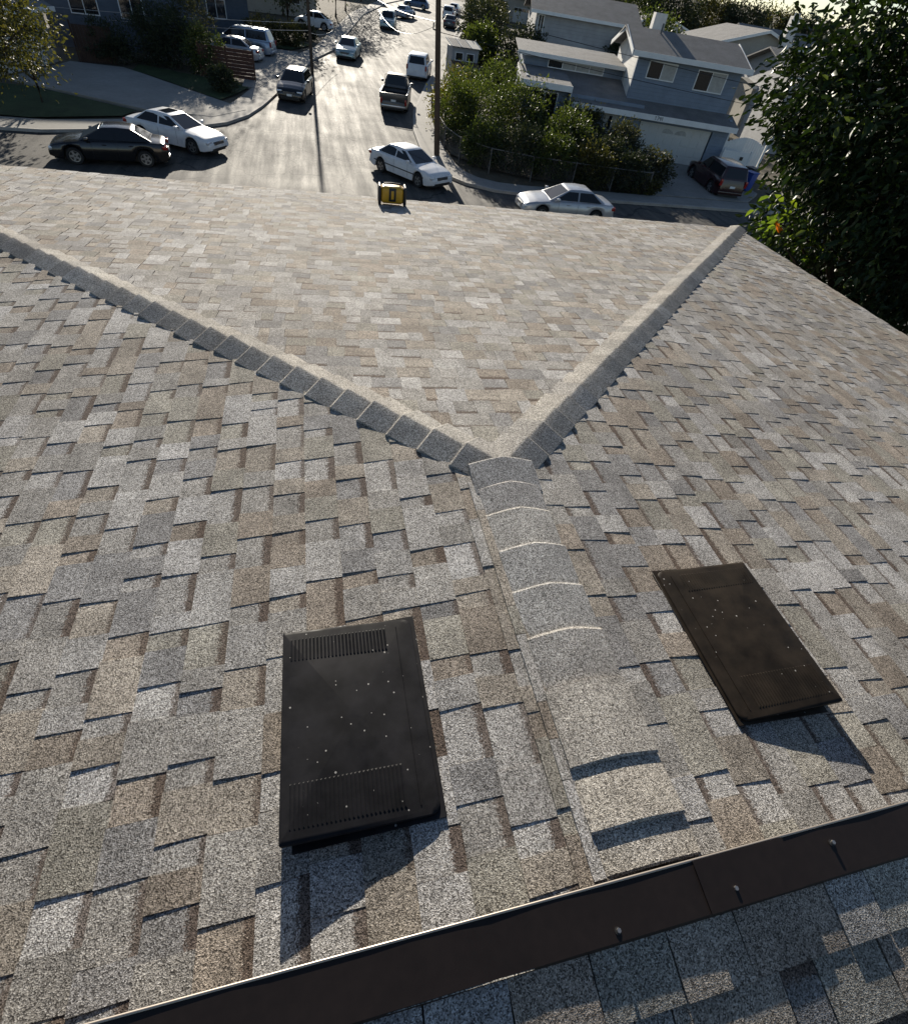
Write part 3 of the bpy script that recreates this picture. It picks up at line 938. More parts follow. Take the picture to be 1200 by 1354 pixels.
def car(name, kind, x, y, hx, hy, pm, label, cat='car', group=None, detail=True, plate_front=True, sunroof=False, strip=False, scale=1.0):
    K = KIND[kind]; L, W = K['L'], K['W']
    z = hz(y)
    root = empty(name, (x, y, z + 0.006), math.atan2(hy, hx), label, cat, group)
    if y > 30 and abs(hy) > 0.2:
        sl_ = 0.03 if y < 110 else 0.035
        root.rotation_euler = (0, -math.atan(sl_ * hy / math.hypot(hx, hy)), math.atan2(hy, hx))
    root.scale = (scale, scale, scale)
    # lower body
    ns = 46; xsn = [-L / 2 + L * i / (ns - 1) for i in range(ns)]
    vs = []; fs = []; wr = K['wr']
    for xx in xsn:
        e = abs(xx) / (L / 2)
        w_ = W / 2 * (1 - 0.16 * max(0, (e - .72) / .28) ** 2.2)
        zt = interp(K['top'], xx); zb_ = 0.20 + 0.10 * max(0, (e - .85) / .15)
        for cx_ in K['wx']:
            dx = abs(xx - cx_); ra = wr + .065
            if dx < ra: zb_ = max(zb_, wr + math.sqrt(ra * ra - dx * dx))
        zb_ = min(zb_, zt - .13)
        zs = zb_ + (zt - zb_) * .45
        sec = [(w_ * .93, zb_), (w_ * .985, zb_ + .03), (w_, zs), (w_ * .985, zt - .07), (w_ * .94, zt - .02), (w_ * .84, zt), (w_ * .4, zt + .022), (0, zt + .028)]
        sec = sec + [(-a, b) for a, b in sec[-2::-1]]
        vs += [(xx, a, b) for a, b in sec]
    n = 15
    for i in range(ns - 1):
        for k in range(n - 1): fs.append((i * n + k, (i + 1) * n + k, (i + 1) * n + k + 1, i * n + k + 1))
    fs.append(tuple(range(n))); fs.append(tuple((ns - 1) * n + k for k in range(n - 1, -1, -1)))
    mb = MB(); mb.add(vs, fs); body = mb.build('body', pm, root, 38)
    mb = MB(); mb.box(-L / 2 + .12, L / 2 - .12, -W / 2 + .26, W / 2 - .26, .17, .62); mb.build('underbody', M['blackplastic'], root)
    # cabin frame with roof
    r0, r1, f1, f0, zb_, zr = K['cab']; wb_, wt = W / 2 * .90, W / 2 * (.66 if kind != 'suv' and kind != 'van' else .74)
    V = Vector
    B = [V((r0, -wb_, zb_)), V((f0, -wb_, zb_)), V((f0, wb_, zb_)), V((r0, wb_, zb_))]
    T = [V((r1, -wt, zr - .03)), V((f1, -wt, zr - .03)), V((f1, wt, zr - .03)), V((r1, wt, zr - .03))]
    xm = (r1 + f1) / 2
    Tm = [V((xm, -wt, zr)), V((xm, wt, zr))]
    mb = MB()
    vs = B + T + Tm
    mb.add(vs, [(0, 1, 5, 8, 4), (2, 3, 7, 9, 6), (1, 2, 6, 5), (3, 0, 4, 7), (4, 8, 9, 7), (8, 5, 6, 9)])
    cab = mb.build('roof', pm, root, 50, 0.07 if kind != 'round' else .16, 3)
    if kind == 'sedan': pass
    g = M['carglass']
    q, nn = quad_on([B[1], B[2], T[2], T[1]], .07, .93, .06, .88, .006); MBq(q, 'windshield', g, root)
    q, nn = quad_on([B[3], B[0], T[0], T[3]], .09, .91, .12 if kind != 'pickup' else .2, .86, .006); MBq(q, 'rear_window', g, root)
    sp = K['split']
    for s_ in (-1, 1):
        bl, br_, tr_, tl = (V((r0, s_ * wb_, zb_)), V((f0, s_ * wb_, zb_)), V((f1, s_ * wt, zr - .02)), V((r1, s_ * wt, zr - .02)))
        def S2(xx, v, off=.007):
            t = (v); yy = wb_ + (wt - wb_) * t
            nrm = V((0, s_ * (zr - zb_), (wb_ - wt))).normalized()
            return V((xx, s_ * yy, zb_ + (zr - .03 - zb_) * t)) + nrm * off
        def edge_r(v): return r0 + (r1 - r0) * v
        def edge_f(v): return f0 + (f1 - f0) * v
        lo, hi = .10, .84
        wins = [(sp + .04, None), (None, sp - .04)]
        for wi, (a, b) in enumerate(wins):
            if a is not None:
                if edge_f(hi) - .1 < a: continue
                q = [S2(a, lo), S2(edge_f(lo) - .16, lo), S2(edge_f(hi) - .08, hi), S2(a, hi)]
            else:
                if b < edge_r(hi) + .1: continue
                q = [S2(edge_r(lo) + .22, lo), S2(b, lo), S2(b, hi), S2(edge_r(hi) + .08, hi)]
            if s_ < 0: pass
            MBq(q, 'side_window', g, root)
        # mirror
        mb = MB(); mb.box(f0 - .42, f0 - .26, s_ * (W / 2 + .10) - .09, s_ * (W / 2 + .10) + .09, zb_ + .02, zb_ + .16); mb.build('mirror', pm, root, 40, .03, 2)
        if strip:
            mb = MB(); yy = s_ * (W / 2 + .002); mb.box(-L / 2 + .5, L / 2 - .55, min(yy, yy + s_ * .012), max(yy, yy + s_ * .012), .52, .565); mb.build('side_moulding', M['blackplastic'], root)
        if detail:
            for xx in (sp - .62, sp + .42):
                mb = MB(); yy = s_ * (W / 2 - .002); mb.box(xx, xx + .16, min(yy, yy + s_ * .02), max(yy, yy + s_ * .02), zb_ - .13, zb_ - .10); mb.build('door_handle', pm, root)
            for xx in (sp - .95, sp, sp + 1.0):
                mb = MB(); yy = s_ * (W / 2 + .0); mb.box(xx - .004, xx + .004, min(yy, yy + s_ * .003), max(yy, yy + s_ * .003), .32, zb_ - .06); mb.build('door_seam', M['blackplastic'], root)
        # lamps
        zf = interp(K['top'], L / 2 - .12)
        mb = MB(); mb.box(L / 2 - .28, L / 2 - .045, s_ * W * .36 - .17, s_ * W * .36 + .17, zf - .16, zf - .03); mb.build('headlight', M['lamp'], root, 40, .03, 2)
        zt_ = interp(K['top'], -L / 2 + .1)
        if kind in ('suv', 'van', 'pickup'):
            mb = MB(); mb.box(-L / 2 - .005, -L / 2 + .12, s_ * W * .43 - .07, s_ * W * .43 + .07, zt_ - .32, zt_ + .02)
        else:
            mb = MB(); mb.box(-L / 2 - .0, -L / 2 + .22, s_ * W * .37 - .17, s_ * W * .37 + .16, zt_ - .2, zt_ - .05)
        mb.build('taillight', M['tail'], root, 40, .02, 2)
        for cx_ in K['wx']:
            td, rd = wheel_meshes(wr)
            wo = bpy.data.objects.new('wheel', None); wo.location = (cx_, s_ * (W / 2 - .12), wr); link(wo, root); wo.empty_display_size = .1
            link(bpy.data.objects.new('tyre', td), wo); link(bpy.data.objects.new('rim', rd), wo)
    zf = interp(K['top'], L / 2 - .1)
    mb = MB(); mb.box(L / 2 - .1, L / 2 + .004, -W * .22, W * .22, zf - .2, zf - .06); gr = mb.build('grille', M['blackplastic'], root, 40, .012, 1)
    for k in range(4):
        mb = MB(); zz = zf - .18 + .032 * k; mb.box(L / 2 + .003, L / 2 + .012, -W * .21, W * .21, zz, zz + .009); mb.build('grille_bar', M['rim'], gr)
    mb = MB(); mb.box(L / 2 - .1, L / 2 + .006, -W * .33, W * .33, .27, .36); mb.build('lower_intake', M['blackplastic'], root, 40, .012, 1)
    if plate_front:
        mb = MB(); mb.box(L / 2, L / 2 + .016, -.16, .16, .38, .49); mb.build('license_plate', M['plate'], root)
    zz = .62 if kind in ('sedan', 'hatch', 'round') else .7
    mb = MB(); mb.box(-L / 2 - .016, -L / 2 + .01, -.16, .16, zz - .05, zz + .06); mb.build('license_plate', M['plate'], root)
    mb = MB(); mb.box(-L / 2 - .03, -L / 2 + .1, -W * .43, W * .43, .3, .46); mb.build('rear_bumper', pm if kind != 'pickup' else M['rim'], root, 40, .03, 2)
    if kind == 'pickup':
        for s_ in (-1, 1):
            mb = MB(); yy = s_ * (W / 2 - .06); mb.box(-2.66, -.45, yy - .05, yy + .05, .78, 1.1); mb.build('bed_wall', pm, root, 40, .02, 2)
        mb = MB(); mb.box(-2.69, -2.61, -W / 2 + .06, W / 2 - .06, .62, 1.09); mb.build('tailgate', pm, root, 40, .02, 2)
        mb = MB(); mb.box(-2.62, -.5, -W / 2 + .12, W / 2 - .12, .80, .868); mb.build('bed_floor', M['blackplastic'], root)
        for s_ in (-1, 1):
            mb = MB(); mb.tube([(-.62, s_ * .75, 1.0), (-.62, s_ * .75, 1.78), (-.62, 0, 1.8)], .03, 6); mb.build('rack_bar', M['blackplastic'], root)
    if sunroof:
        mb = MB(); mb.box(xm - .1, xm + .4, -.42, .42, zr - .02, zr + .004); mb.build('sunroof', M['carglass'], root)
    return root


def MBq(q, name, mat, parent):
    mb = MB(); n = (q[1] - q[0]).cross(q[3] - q[0]).normalized() * .012
    mb.add(list(q) + [p - n for p in q], [(0, 1, 2, 3), (7, 6, 5, 4), (0, 4, 5, 1), (1, 5, 6, 2), (2, 6, 7, 3), (3, 7, 4, 0)])
    return mb.build(name, mat, parent)


PWHITE = paint('white', (0.66, 0.67, 0.68)); PBLACK = paint('black', (0.008, 0.008, 0.009), .18)
PSILV = paint('silver', (0.42, 0.43, 0.45), .32, .5); PBLUES = paint('bluish_silver', (0.3, 0.36, 0.44), .3, .5)
PDARK = paint('charcoal', (0.03, 0.032, 0.036), .3); PTEAL = paint('pale_teal', (0.3, 0.4, 0.4), .3, .3)
PGREY = paint('gunmetal', (0.075, 0.072, 0.07), .35, .3); PRED = paint('dark_maroon', (0.025, 0.006, 0.008), .2)
PBLUE = paint('blue', (0.08, 0.13, 0.22), .3, .3)

car('parked_car', 'sedan', -6.2, 31.2, .88, -.47, PWHITE, 'white sedan with a sunroof parked behind the black sedan at the driveway', 'car', sunroof=True, scale=.95)
car('parked_car', 'sedan', -8.3, 28.0, -.985, -.14, PBLACK, 'glossy black sedan with low sun glinting on its trunk', 'car', scale=.94)
car('parked_car', 'sedan', 4.8, 29.0, .60, -.80, PWHITE, 'white older sedan with black side mouldings parked at the street corner', 'car', strip=True, scale=.94)
car('parked_car', 'sedan', 11.5, 24.5, -1, .05, PSILV, 'silver sedan parked beside the hedge below the blue grey house', 'car', scale=.95)
car('parked_car', 'suv', 24.6, 31.9, .12, 1, PRED, 'dark maroon hatchback SUV on the garage driveway', 'car')
car('parked_car', 'sedan', -5.6, 54.3, -.97, .2, PSILV, 'silver sedan in the driveway beside a light minivan', 'car')
car('parked_car', 'van', -4.9, 57.6, -.97, .2, PBLUES, 'pale blue silver minivan standing behind a silver sedan in a driveway', 'van')
car('parked_car', 'hatch', -.75, 44.1, -.18, -.98, PBLACK, 'dark hatchback at the kerb facing down the street with sun glare on its roof', 'car')
car('parked_truck', 'pickup', 6.15, 45.0, .2, .98, PGREY, 'grey pickup truck with a rack parked tail to the house', 'pickup truck')
car('parked_car', 'suv', 9.75, 57.1, .27, .96, PWHITE, 'white SUV parked in front of the grey pickup truck', 'car')
car('parked_car', 'sedan', 3.95, 62.2, -.22, -.98, PTEAL, 'pale teal sedan at the left kerb facing down the street', 'car')
car('parked_car', 'round', 1.2, 77.6, -.95, .2, PWHITE, 'small rounded white car standing in a front yard', 'car')
car('parked_car', 'suv', 10.6, 87.6, -.2, -.98, PTEAL, 'teal SUV in the tree shade further up the street', 'car')
car('parked_car', 'sedan', 14.9, 102.5, .5, .86, PBLUES, 'pale blue sedan beyond the teal SUV up the street', 'car')
car('parked_car', 'suv', 23.3, 110.6, .3, .95, PWHITE, 'white SUV far up the street by the tall hedge', 'car')
car('parked_car', 'hatch', 26.3, 120.5, .35, .94, PWHITE, 'white hatchback farthest up the street ahead of the white SUV', 'car')
car('parked_car', 'sedan', 21.2, 99.3, .3, .95, PDARK, 'dark sedan behind the far white SUV near the utility pole', 'car')
car('parked_car', 'hatch', 19.3, 119.5, -.9, .3, PBLUE, 'blue hatchback crossing the top of the street', 'car')


# ------------------------------------------------------------------ foliage
def leaves_mesh(name, centers, dirs, size, width, mat, seed, fold=0.35):
    r = np.random.default_rng(seed); n = len(centers)
    d = dirs / (np.linalg.norm(dirs, axis=1, keepdims=True) + 1e-9)
    h = r.normal(size=(n, 3)); s = np.cross(d, h); s /= (np.linalg.norm(s, axis=1, keepdims=True) + 1e-9)
    nn = np.cross(s, d)
    L = (size * r.uniform(.6, 1.25, n))[:, None]; Wd = L * width
    base = centers; tip = base + d * L - nn * L * .16
    m1 = base + d * L * .32; m2 = base + d * L * .68 - nn * L * .05
    l1 = m1 + s * Wd * .46 + nn * Wd * fold; r1 = m1 - s * Wd * .46 + nn * Wd * fold
    l2 = m2 + s * Wd * .4 + nn * Wd * fold * .8; r2 = m2 - s * Wd * .4 + nn * Wd * fold * .8
    V = np.stack([base, l1, l2, tip, r2, r1, m1, m2], axis=1).reshape(-1, 3)
    i = np.arange(n)[:, None] * 8
    tri = [(0, 6, 1), (1, 6, 7), (1, 7, 2), (2, 7, 3), (0, 5, 6), (5, 4, 7), (5, 7, 6), (4, 3, 7)]
    F = np.concatenate([i + np.array([t]) for t in tri], axis=1).reshape(-1, 3)
    me = bpy.data.meshes.new(name)
    me.vertices.add(len(V)); me.vertices.foreach_set('co', V.ravel())
    me.loops.add(F.size); me.loops.foreach_set('vertex_index', F.ravel().astype(np.int32))
    me.polygons.add(len(F)); me.polygons.foreach_set('loop_start', np.arange(0, F.size, 3, dtype=np.int32))
    me.polygons.foreach_set('loop_total', np.full(len(F), 3, dtype=np.int32))
    me.update(calc_edges=True); me.validate()
    me.materials.append(mat)
    return me


def crown_points(r, c, rad, nclump, per, spread, shell=0.55):
    c = np.array(c, float); rad = np.array(rad, float)
    u = r.normal(size=(nclump, 3)); u /= np.linalg.norm(u, axis=1, keepdims=True)
    k = r.uniform(shell ** 3, 1, nclump) ** (1 / 3)
    k *= r.uniform(.8, 1.12, nclump)
    cc = c + u * rad * k[:, None]
    p = (cc[:, None, :] + r.normal(size=(nclump, per, 3)) * spread * r.uniform(.6, 1.3, (nclump, 1, 1))).reshape(-1, 3)
    d = (p - c) / rad + r.normal(size=p.shape) * .7
    return p, d, cc


def tree(name, label, base, height, rad, mat, n=70, per=45, leaf=.2, lw=.5, seed=1, cat='tree', group=None, trunk=.16, ccz=None, lean=(0, 0), spread=None, limbs=7, droop=.0):
    bz = hz(base[1]) if len(base) == 2 else base[2]
    root = empty(name, (base[0], base[1], bz), 0, label, cat, group)
    r = np.random.default_rng(seed)
    cz = ccz if ccz is not None else height - rad[2]
    c = (lean[0], lean[1], cz)
    p, d, cc = crown_points(r, c, rad, n, per, spread or min(rad) * .17)
    d[:, 2] -= droop
    keep = p[:, 2] > .05
    me = leaves_mesh('crown', p[keep], d[keep], leaf, lw, mat, seed + 5)
    link(bpy.data.objects.new('crown', me), root)
    mb = MB()
    top = Vector((c[0], c[1], cz * .95)); pts = [Vector((0, 0, -.1)), Vector((c[0] * .3 + .05, c[1] * .3, cz * .35)), Vector((c[0] * .8, c[1] * .8, cz * .7)), top]
    mb.tube(pts, [trunk, trunk * .8, trunk * .6, trunk * .3], 8)
    for k in range(limbs):
        q = Vector(cc[k]); s0 = pts[1].lerp(pts[2], r.uniform(0.1, 1)); mid = s0.lerp(q, .5) + Vector((0, 0, -.06 * (q - s0).length))
        mb.tube([s0, mid, q], [trunk * .4, trunk * .25, trunk * .08], 5)
    mb.build('trunk', M['bark'], root, 60)
    return root


def shrub(label, px, py, height, rad, mat, seed, n=60, per=42, leaf=.13, group='shrubs along the fence', lw=.45, name='shrub', xy=None):
    p = on_ground(px, py) if xy is None else (xy[0], xy[1])
    return tree(name, label, (float(p[0]), float(p[1])), height, rad, mat, n, per, leaf, lw, seed, 'shrub', group, trunk=.05, ccz=height * .5, limbs=9)


SH = [  # x, y, height, radii, leaf material, label
    (9.0, 39.5, 2.9, (1.5, 1.5, 1.5), 'leaf_yellow', 'sunlit yellow green shrub at the foot of the utility pole'),
    (9.9, 35.6, 3.3, (1.7, 1.6, 1.7), 'leaf_mid', 'tall green shrub just behind the utility pole and chain fence'),
    (12.4, 36.0, 3.6, (1.9, 1.7, 1.9), 'leaf_mid', 'broadest green shrub in front of the sliding glass door'),
    (11.2, 31.3, 2.2, (1.7, 1.3, 1.2), 'leaf_pine', 'dark low shrub at the fence bend by the white corner sedan'),
    (14.0, 38.6, 3.2, (1.7, 1.5, 1.6), 'leaf_olive', 'olive green shrub under the left end of the blue grey house'),
    (14.7, 33.2, 3.0, (1.6, 1.4, 1.5), 'leaf_mid', 'dense green shrub behind the silver sedan'),
    (16.0, 36.2, 2.7, (1.0, 1.0, 1.35), 'leaf_yellow', 'small yellow green upright shrub below the small window'),
    (17.6, 36.6, 2.5, (1.1, 1.0, 1.25), 'leaf_olive', 'thin olive shrub before the front door'),
    (16.6, 31.6, 2.2, (1.5, 1.2, 1.1), 'leaf_pine', 'dark rounded shrub behind the silver sedan trunk'),
    (18.6, 33.8, 2.5, (1.4, 1.2, 1.25), 'leaf_grey', 'grey green shrub with pale tips left of the garage door'),
    (19.6, 31.4, 1.7, (1.3, 1.1, .9), 'leaf_grey', 'low grey shrub at the edge of the garage driveway'),
    (18.2, 29.7, .9, (1.3, .8, .5), 'leaf_olive', 'low dry ground shrub at the driveway corner of the fence'),
    (9.3, 32.1, 2.1, (1.1, 1.0, 1.0), 'leaf_mid', 'rounded green shrub pressing on the fence at the corner'),
    (13.0, 30.5, 2.3, (1.5, 1.0, 1.15), 'leaf_mid', 'full green shrub leaning over the fence above the silver sedan'),
    (15.2, 30.0, 2.0, (1.4, 1.0, 1.0), 'leaf_olive', 'olive shrub spilling over the fence behind the silver sedan roof'),
    (17.2, 29.9, 1.8, (1.3, 1.0, .95), 'leaf_pine', 'dark shrub spilling over the fence near its driveway end'),
    (8.7, 36.6, 3.2, (1.2, 1.6, 1.6), 'leaf_mid', 'green shrub crowding the fence behind the pickup truck'),
    (12.0, 39.4, 4.0, (2.0, 1.6, 2.0), 'leaf_mid', 'tallest green shrub between the pole and the blue grey house'),
    (10.2, 41.8, 3.0, (1.5, 1.5, 1.5), 'leaf_mid', 'green shrub beside the small shed roof'),
]
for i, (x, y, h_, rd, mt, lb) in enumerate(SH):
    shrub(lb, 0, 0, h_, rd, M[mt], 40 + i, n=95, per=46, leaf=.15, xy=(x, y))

# the tall dark tree that overhangs the right eave
bt = empty('broadleaf_tree', (11.6, 9.1, 0), 0, 'tall dark broadleaf tree with glossy leaves overhanging the roof corner', 'tree')
r_ = np.random.default_rng(11)
pts_, dirs_ = [], []
blobs = [((.3, .1, 8.7), (2.5, 2.4, 2.4), 170), ((-.1, -.6, 6.0), (2.8, 2.5, 2.3), 220), ((-.9, 1.0, 6.9), (2.2, 2.1, 2.0), 170), ((.7, -2.1, 4.2), (2.4, 2.3, 1.7), 120), ((-.2, .7, 4.6), (1.9, 1.6, 1.2), 90), ((.9, .3, 3.6), (2.3, 2.2, 1.6), 80)]
limb_t = []
for c_, rd_, n_ in blobs:
    p_, d_, cc_ = crown_points(r_, c_, rd_, n_, 44, .24, .45)
    d_[:, 2] -= .55
    pts_.append(p_); dirs_.append(d_); limb_t += [tuple(q) for q in cc_[:7]]
P_ = np.concatenate(pts_); D_ = np.concatenate(dirs_)
dist = np.linalg.norm(P_ + np.array([11.6, 9.1, 0]) - CAM, axis=1)
vis_ = np.array([inview(p + np.array([11.6, 9.1, 0]), 0) for p in P_])
order = np.argsort(np.where(vis_, dist, 1e9))
solo_i = order[:300]
rest_i = np.setdiff1d(np.arange(len(P_)), solo_i)
o = link(bpy.data.objects.new('crown', leaves_mesh('crown', P_[rest_i], D_[rest_i], .175, .42, M['leaf_dark'], 3)), bt)
o['kind'] = 'stuff'
lm = [leaves_mesh('leaf', np.zeros((1, 3)), np.array([[0, 0, 1.0]]), .175, .42, M[k], s_) for k, s_ in (('leaf_dark', 1), ('leaf_dark', 2), ('leaf_mid', 3), ('leaf_dark', 4), ('leaf_mid', 5), ('leaf_dark', 6))]
for j, i in enumerate(solo_i):
    lf = bpy.data.objects.new('leaf', lm[j % 6]); link(lf, bt)
    lf.location = P_[i]
    q = Vector(D_[i]).to_track_quat('Z', 'Y') @ Matrix.Rotation(r_.uniform(0, 6.28), 3, 'Z').to_quaternion()
    lf.rotation_mode = 'QUATERNION'; lf.rotation_quaternion = q
    s_ = r_.uniform(.8, 1.3); lf.scale = (s_, s_, s_)
mb = MB()
tp = [Vector((0, 0, -.2)), Vector((.1, .1, 2.2)), Vector((-.1, .2, 4.6)), Vector((-.4, .4, 7.2)), Vector((-.5, .5, 9.4))]
mb.tube(tp, [.3, .25, .19, .11, .03], 10)
for q in limb_t:
    q = Vector(q); s0 = min((tp[k].lerp(tp[k + 1], .5) for k in range(4)), key=lambda a: (a - q).length + (3 if a.z > q.z else 0))
    mb.tube([s0, s0.lerp(q, .5) + Vector((0, 0, -.15)), q], [.07, .045, .012], 6)
mb.build('trunk', M['bark'], bt, 60)
# low turning branch at the roof corner; leaf colour painted as if sunlit
bp = at_y(1022, 290, 9.3); bpl = Vector(bp) - Vector((11.6, 9.1, 0))
mb = MB(); b0 = Vector((0, .1, 4.2))
mb.tube([b0, b0.lerp(bpl, .5) + Vector((0, 0, -.1)), bpl], [.05, .035, .01], 6); br = mb.build('low_branch', M['bark'], bt, 60)
br['label'] = 'low branch with bright green and orange leaves'
pb = np.array([b0.lerp(bpl, .55 + .5 * r_.random()) for _ in range(150)]) + r_.normal(size=(150, 3)) * .22
db = r_.normal(size=(150, 3)) + np.array([-.6, -.3, -.5])
link(bpy.data.objects.new('leaf_spray', leaves_mesh('leaf_spray', pb[:140], db[:140], .2, .45, M['leaf_bright'], 8)), br)['kind'] = 'stuff'
for k in range(3):
    lf = bpy.data.objects.new('leaf', leaves_mesh('leaf', np.zeros((1, 3)), np.array([[0, 0, 1.0]]), .2, .5, M['leaf_orange'], 20 + k)); link(lf, br)
    lf.location = bpl + Vector((.05 * k, -.08, -.06 * k)); lf.rotation_euler = (2.2, .4 * k, .9 * k)

# trees left of the street
tl = at_y(-20, 30, 33.0)
tree('street_tree', 'leafy green tree overhanging the white garage door at the left', (float(tl[0]) - 4.0, 33.0), 8.0, (2.3, 2.0, 2.2), M['leaf_olive'], 120, 50, .17, .5, 61, ccz=float(tl[2]) - hz(33.0), trunk=.2, lean=(4.2, 0))
yt = on_ground(57, 138)
tree('young_tree', 'young thin tree on the lawn before the white garage door', (float(yt[0]), float(yt[1])), 3.3, (1.1, 1.0, 1.1), M['leaf_pine'], 22, 22, .16, .5, 62, trunk=.07, limbs=16)
g_left = 'hedge shrubs in the shaded left yards'
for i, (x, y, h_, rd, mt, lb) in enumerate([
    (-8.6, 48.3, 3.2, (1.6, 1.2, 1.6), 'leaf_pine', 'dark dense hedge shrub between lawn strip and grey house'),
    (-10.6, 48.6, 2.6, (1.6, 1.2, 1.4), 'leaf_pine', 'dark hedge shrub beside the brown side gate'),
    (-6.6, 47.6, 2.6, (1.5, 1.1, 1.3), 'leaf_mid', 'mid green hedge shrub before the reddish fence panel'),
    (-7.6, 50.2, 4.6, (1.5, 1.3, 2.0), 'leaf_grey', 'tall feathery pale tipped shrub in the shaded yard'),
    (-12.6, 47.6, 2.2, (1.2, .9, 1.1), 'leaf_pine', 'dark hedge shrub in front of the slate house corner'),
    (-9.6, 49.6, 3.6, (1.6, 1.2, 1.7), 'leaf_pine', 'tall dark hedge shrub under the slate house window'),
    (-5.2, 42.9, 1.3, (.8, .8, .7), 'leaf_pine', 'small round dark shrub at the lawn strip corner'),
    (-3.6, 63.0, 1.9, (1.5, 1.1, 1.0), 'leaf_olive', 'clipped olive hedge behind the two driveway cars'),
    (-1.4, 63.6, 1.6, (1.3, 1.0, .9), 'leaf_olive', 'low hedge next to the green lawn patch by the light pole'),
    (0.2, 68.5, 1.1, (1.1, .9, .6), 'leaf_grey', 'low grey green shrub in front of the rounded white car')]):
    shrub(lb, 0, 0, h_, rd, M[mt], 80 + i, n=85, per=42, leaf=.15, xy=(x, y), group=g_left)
g_up = 'trees along the upper street'
UP = [(-6.5, 69, 11.5, (4.4, 3.2, 4.2), 'leaf_pine', 'tallest dark tree behind the driveway cars'),
      (-11.5, 66, 9.0, (3.6, 2.8, 3.2), 'leaf_pine', 'dark tree over the shaded porch roof'),
      (-1.5, 73, 7.5, (3.2, 2.6, 2.8), 'leaf_pine', 'dark tree behind the minivan driveway'),
      (-2.2, 84, 8.5, (3.4, 3.0, 3.2), 'leaf_pine', 'dark spreading tree behind the rounded white car'),
      (4.2, 91, 9.0, (3.6, 3.2, 3.4), 'leaf_mid', 'large street tree casting shade across the road'),
      (6.0, 100, 10.0, (4.0, 3.6, 3.8), 'leaf_pine', 'taller dark street tree beyond the shade tree'),
      (9.5, 116, 9.0, (4.0, 3.6, 3.6), 'leaf_pine', 'dark tree at the left top of the street'),
      (19.0, 73, 4.6, (2.4, 2.0, 2.1), 'leaf_pine', 'dark bushy tree above the shed roof'),
      (21.5, 80, 5.2, (2.8, 2.4, 2.4), 'leaf_grey', 'grey green bushy tree between shed and far hedge'),
      (17.0, 64.5, 3.6, (1.8, 1.6, 1.7), 'leaf_mid', 'green leafy shrub tree right beside the shed'),
      (20.6, 62.0, 4.2, (2.2, 2.0, 2.0), 'leaf_pine', 'dark shaded tree beside the blue grey house gutter'),
      (19.0, 55.0, 2.8, (2.2, 2.2, 1.4), 'leaf_pine', 'dark shrub mass in the side yard of the blue grey house'),
      (16.0, 50.5, 2.4, (2.0, 1.8, 1.2), 'leaf_pine', 'dark low growth below the shed pergola'),
      (33.5, 60.5, 6.6, (2.6, 2.2, 2.6), 'leaf_mid', 'sun tipped tree between the blue grey house and the pale house behind'),
      (30.0, 59.0, 4.6, (1.6, 1.4, 1.5), 'leaf_pine', 'dark shrub against the pale back wall')]
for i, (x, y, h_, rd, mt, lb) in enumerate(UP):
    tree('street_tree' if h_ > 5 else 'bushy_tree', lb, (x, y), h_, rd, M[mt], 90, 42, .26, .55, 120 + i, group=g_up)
mb = MB()
tag(tree('clipped_hedge', 'tall clipped dark hedge on the right at the top of the street', (29.5, 112), 4.2, (3.6, 2.0, 1.9), M['leaf_pine'], 130, 50, .25, .6, 160, cat='hedge'), None)
g_sky = 'trees on the skyline'
SKY = [(800, -12, 4.4, 'leaf_pine', 'broad dark skyline tree behind the chimney of the two storey house'),
       (850, -14, 5.0, 'leaf_mid', 'tall sun tipped skyline tree in the centre of the group'),
       (900, -12, 5.0, 'leaf_pine', 'dark skyline tree above the gabled grey house'),
       (950, -6, 4.6, 'leaf_olive', 'olive skyline tree between two dark skyline trees'),
       (995, 2, 4.4, 'leaf_pine', 'dark skyline tree behind the white brick chimney'),
       (1035, 10, 4.2, 'leaf_olive', 'reddish olive skyline tree beside the sky gap'),
       (1075, 22, 4.2, 'leaf_pine', 'lower dark skyline tree under the sky gap'),
       (1115, 34, 4.2, 'leaf_grey', 'grey skyline tree nearest the tall dark tree'),
       (1165, 46, 4.6, 'leaf_pine', 'dark skyline tree seen through the tall dark tree'),
       (745, -14, 4.4, 'leaf_pine', 'dark skyline tree behind the pale flat sided house')]
for i, (px_, py_, rr_, mt, lb) in enumerate(SKY):
    yk = 116 + (i * 5) % 9
    tp_ = at_y(px_, py_, yk); h_ = max(3.0, float(tp_[2]) - hz(yk))
    tree('skyline_tree', lb, (float(tp_[0]), yk), h_, (rr_ * 1.15, 3.6, h_ * .46), M[mt], 150, 45, .4, .6, 200 + i, group=g_sky, trunk=.3)


# ------------------------------------------------------------------ houses
def frame_house(name, label, origin, ux, cat='house'):
    """local axes: X along the facade, Y into the lot"""
    rz = math.atan2(ux[1], ux[0])
    return empty(name, origin, rz, label, cat)


def part_box(root, name, mat, x0, x1, y0, y1, z0, z1, bevel=0):
    mb = MB(); mb.box(x0, x1, y0, y1, z0, z1); return mb.build(name, mat, root, None, bevel, 1)


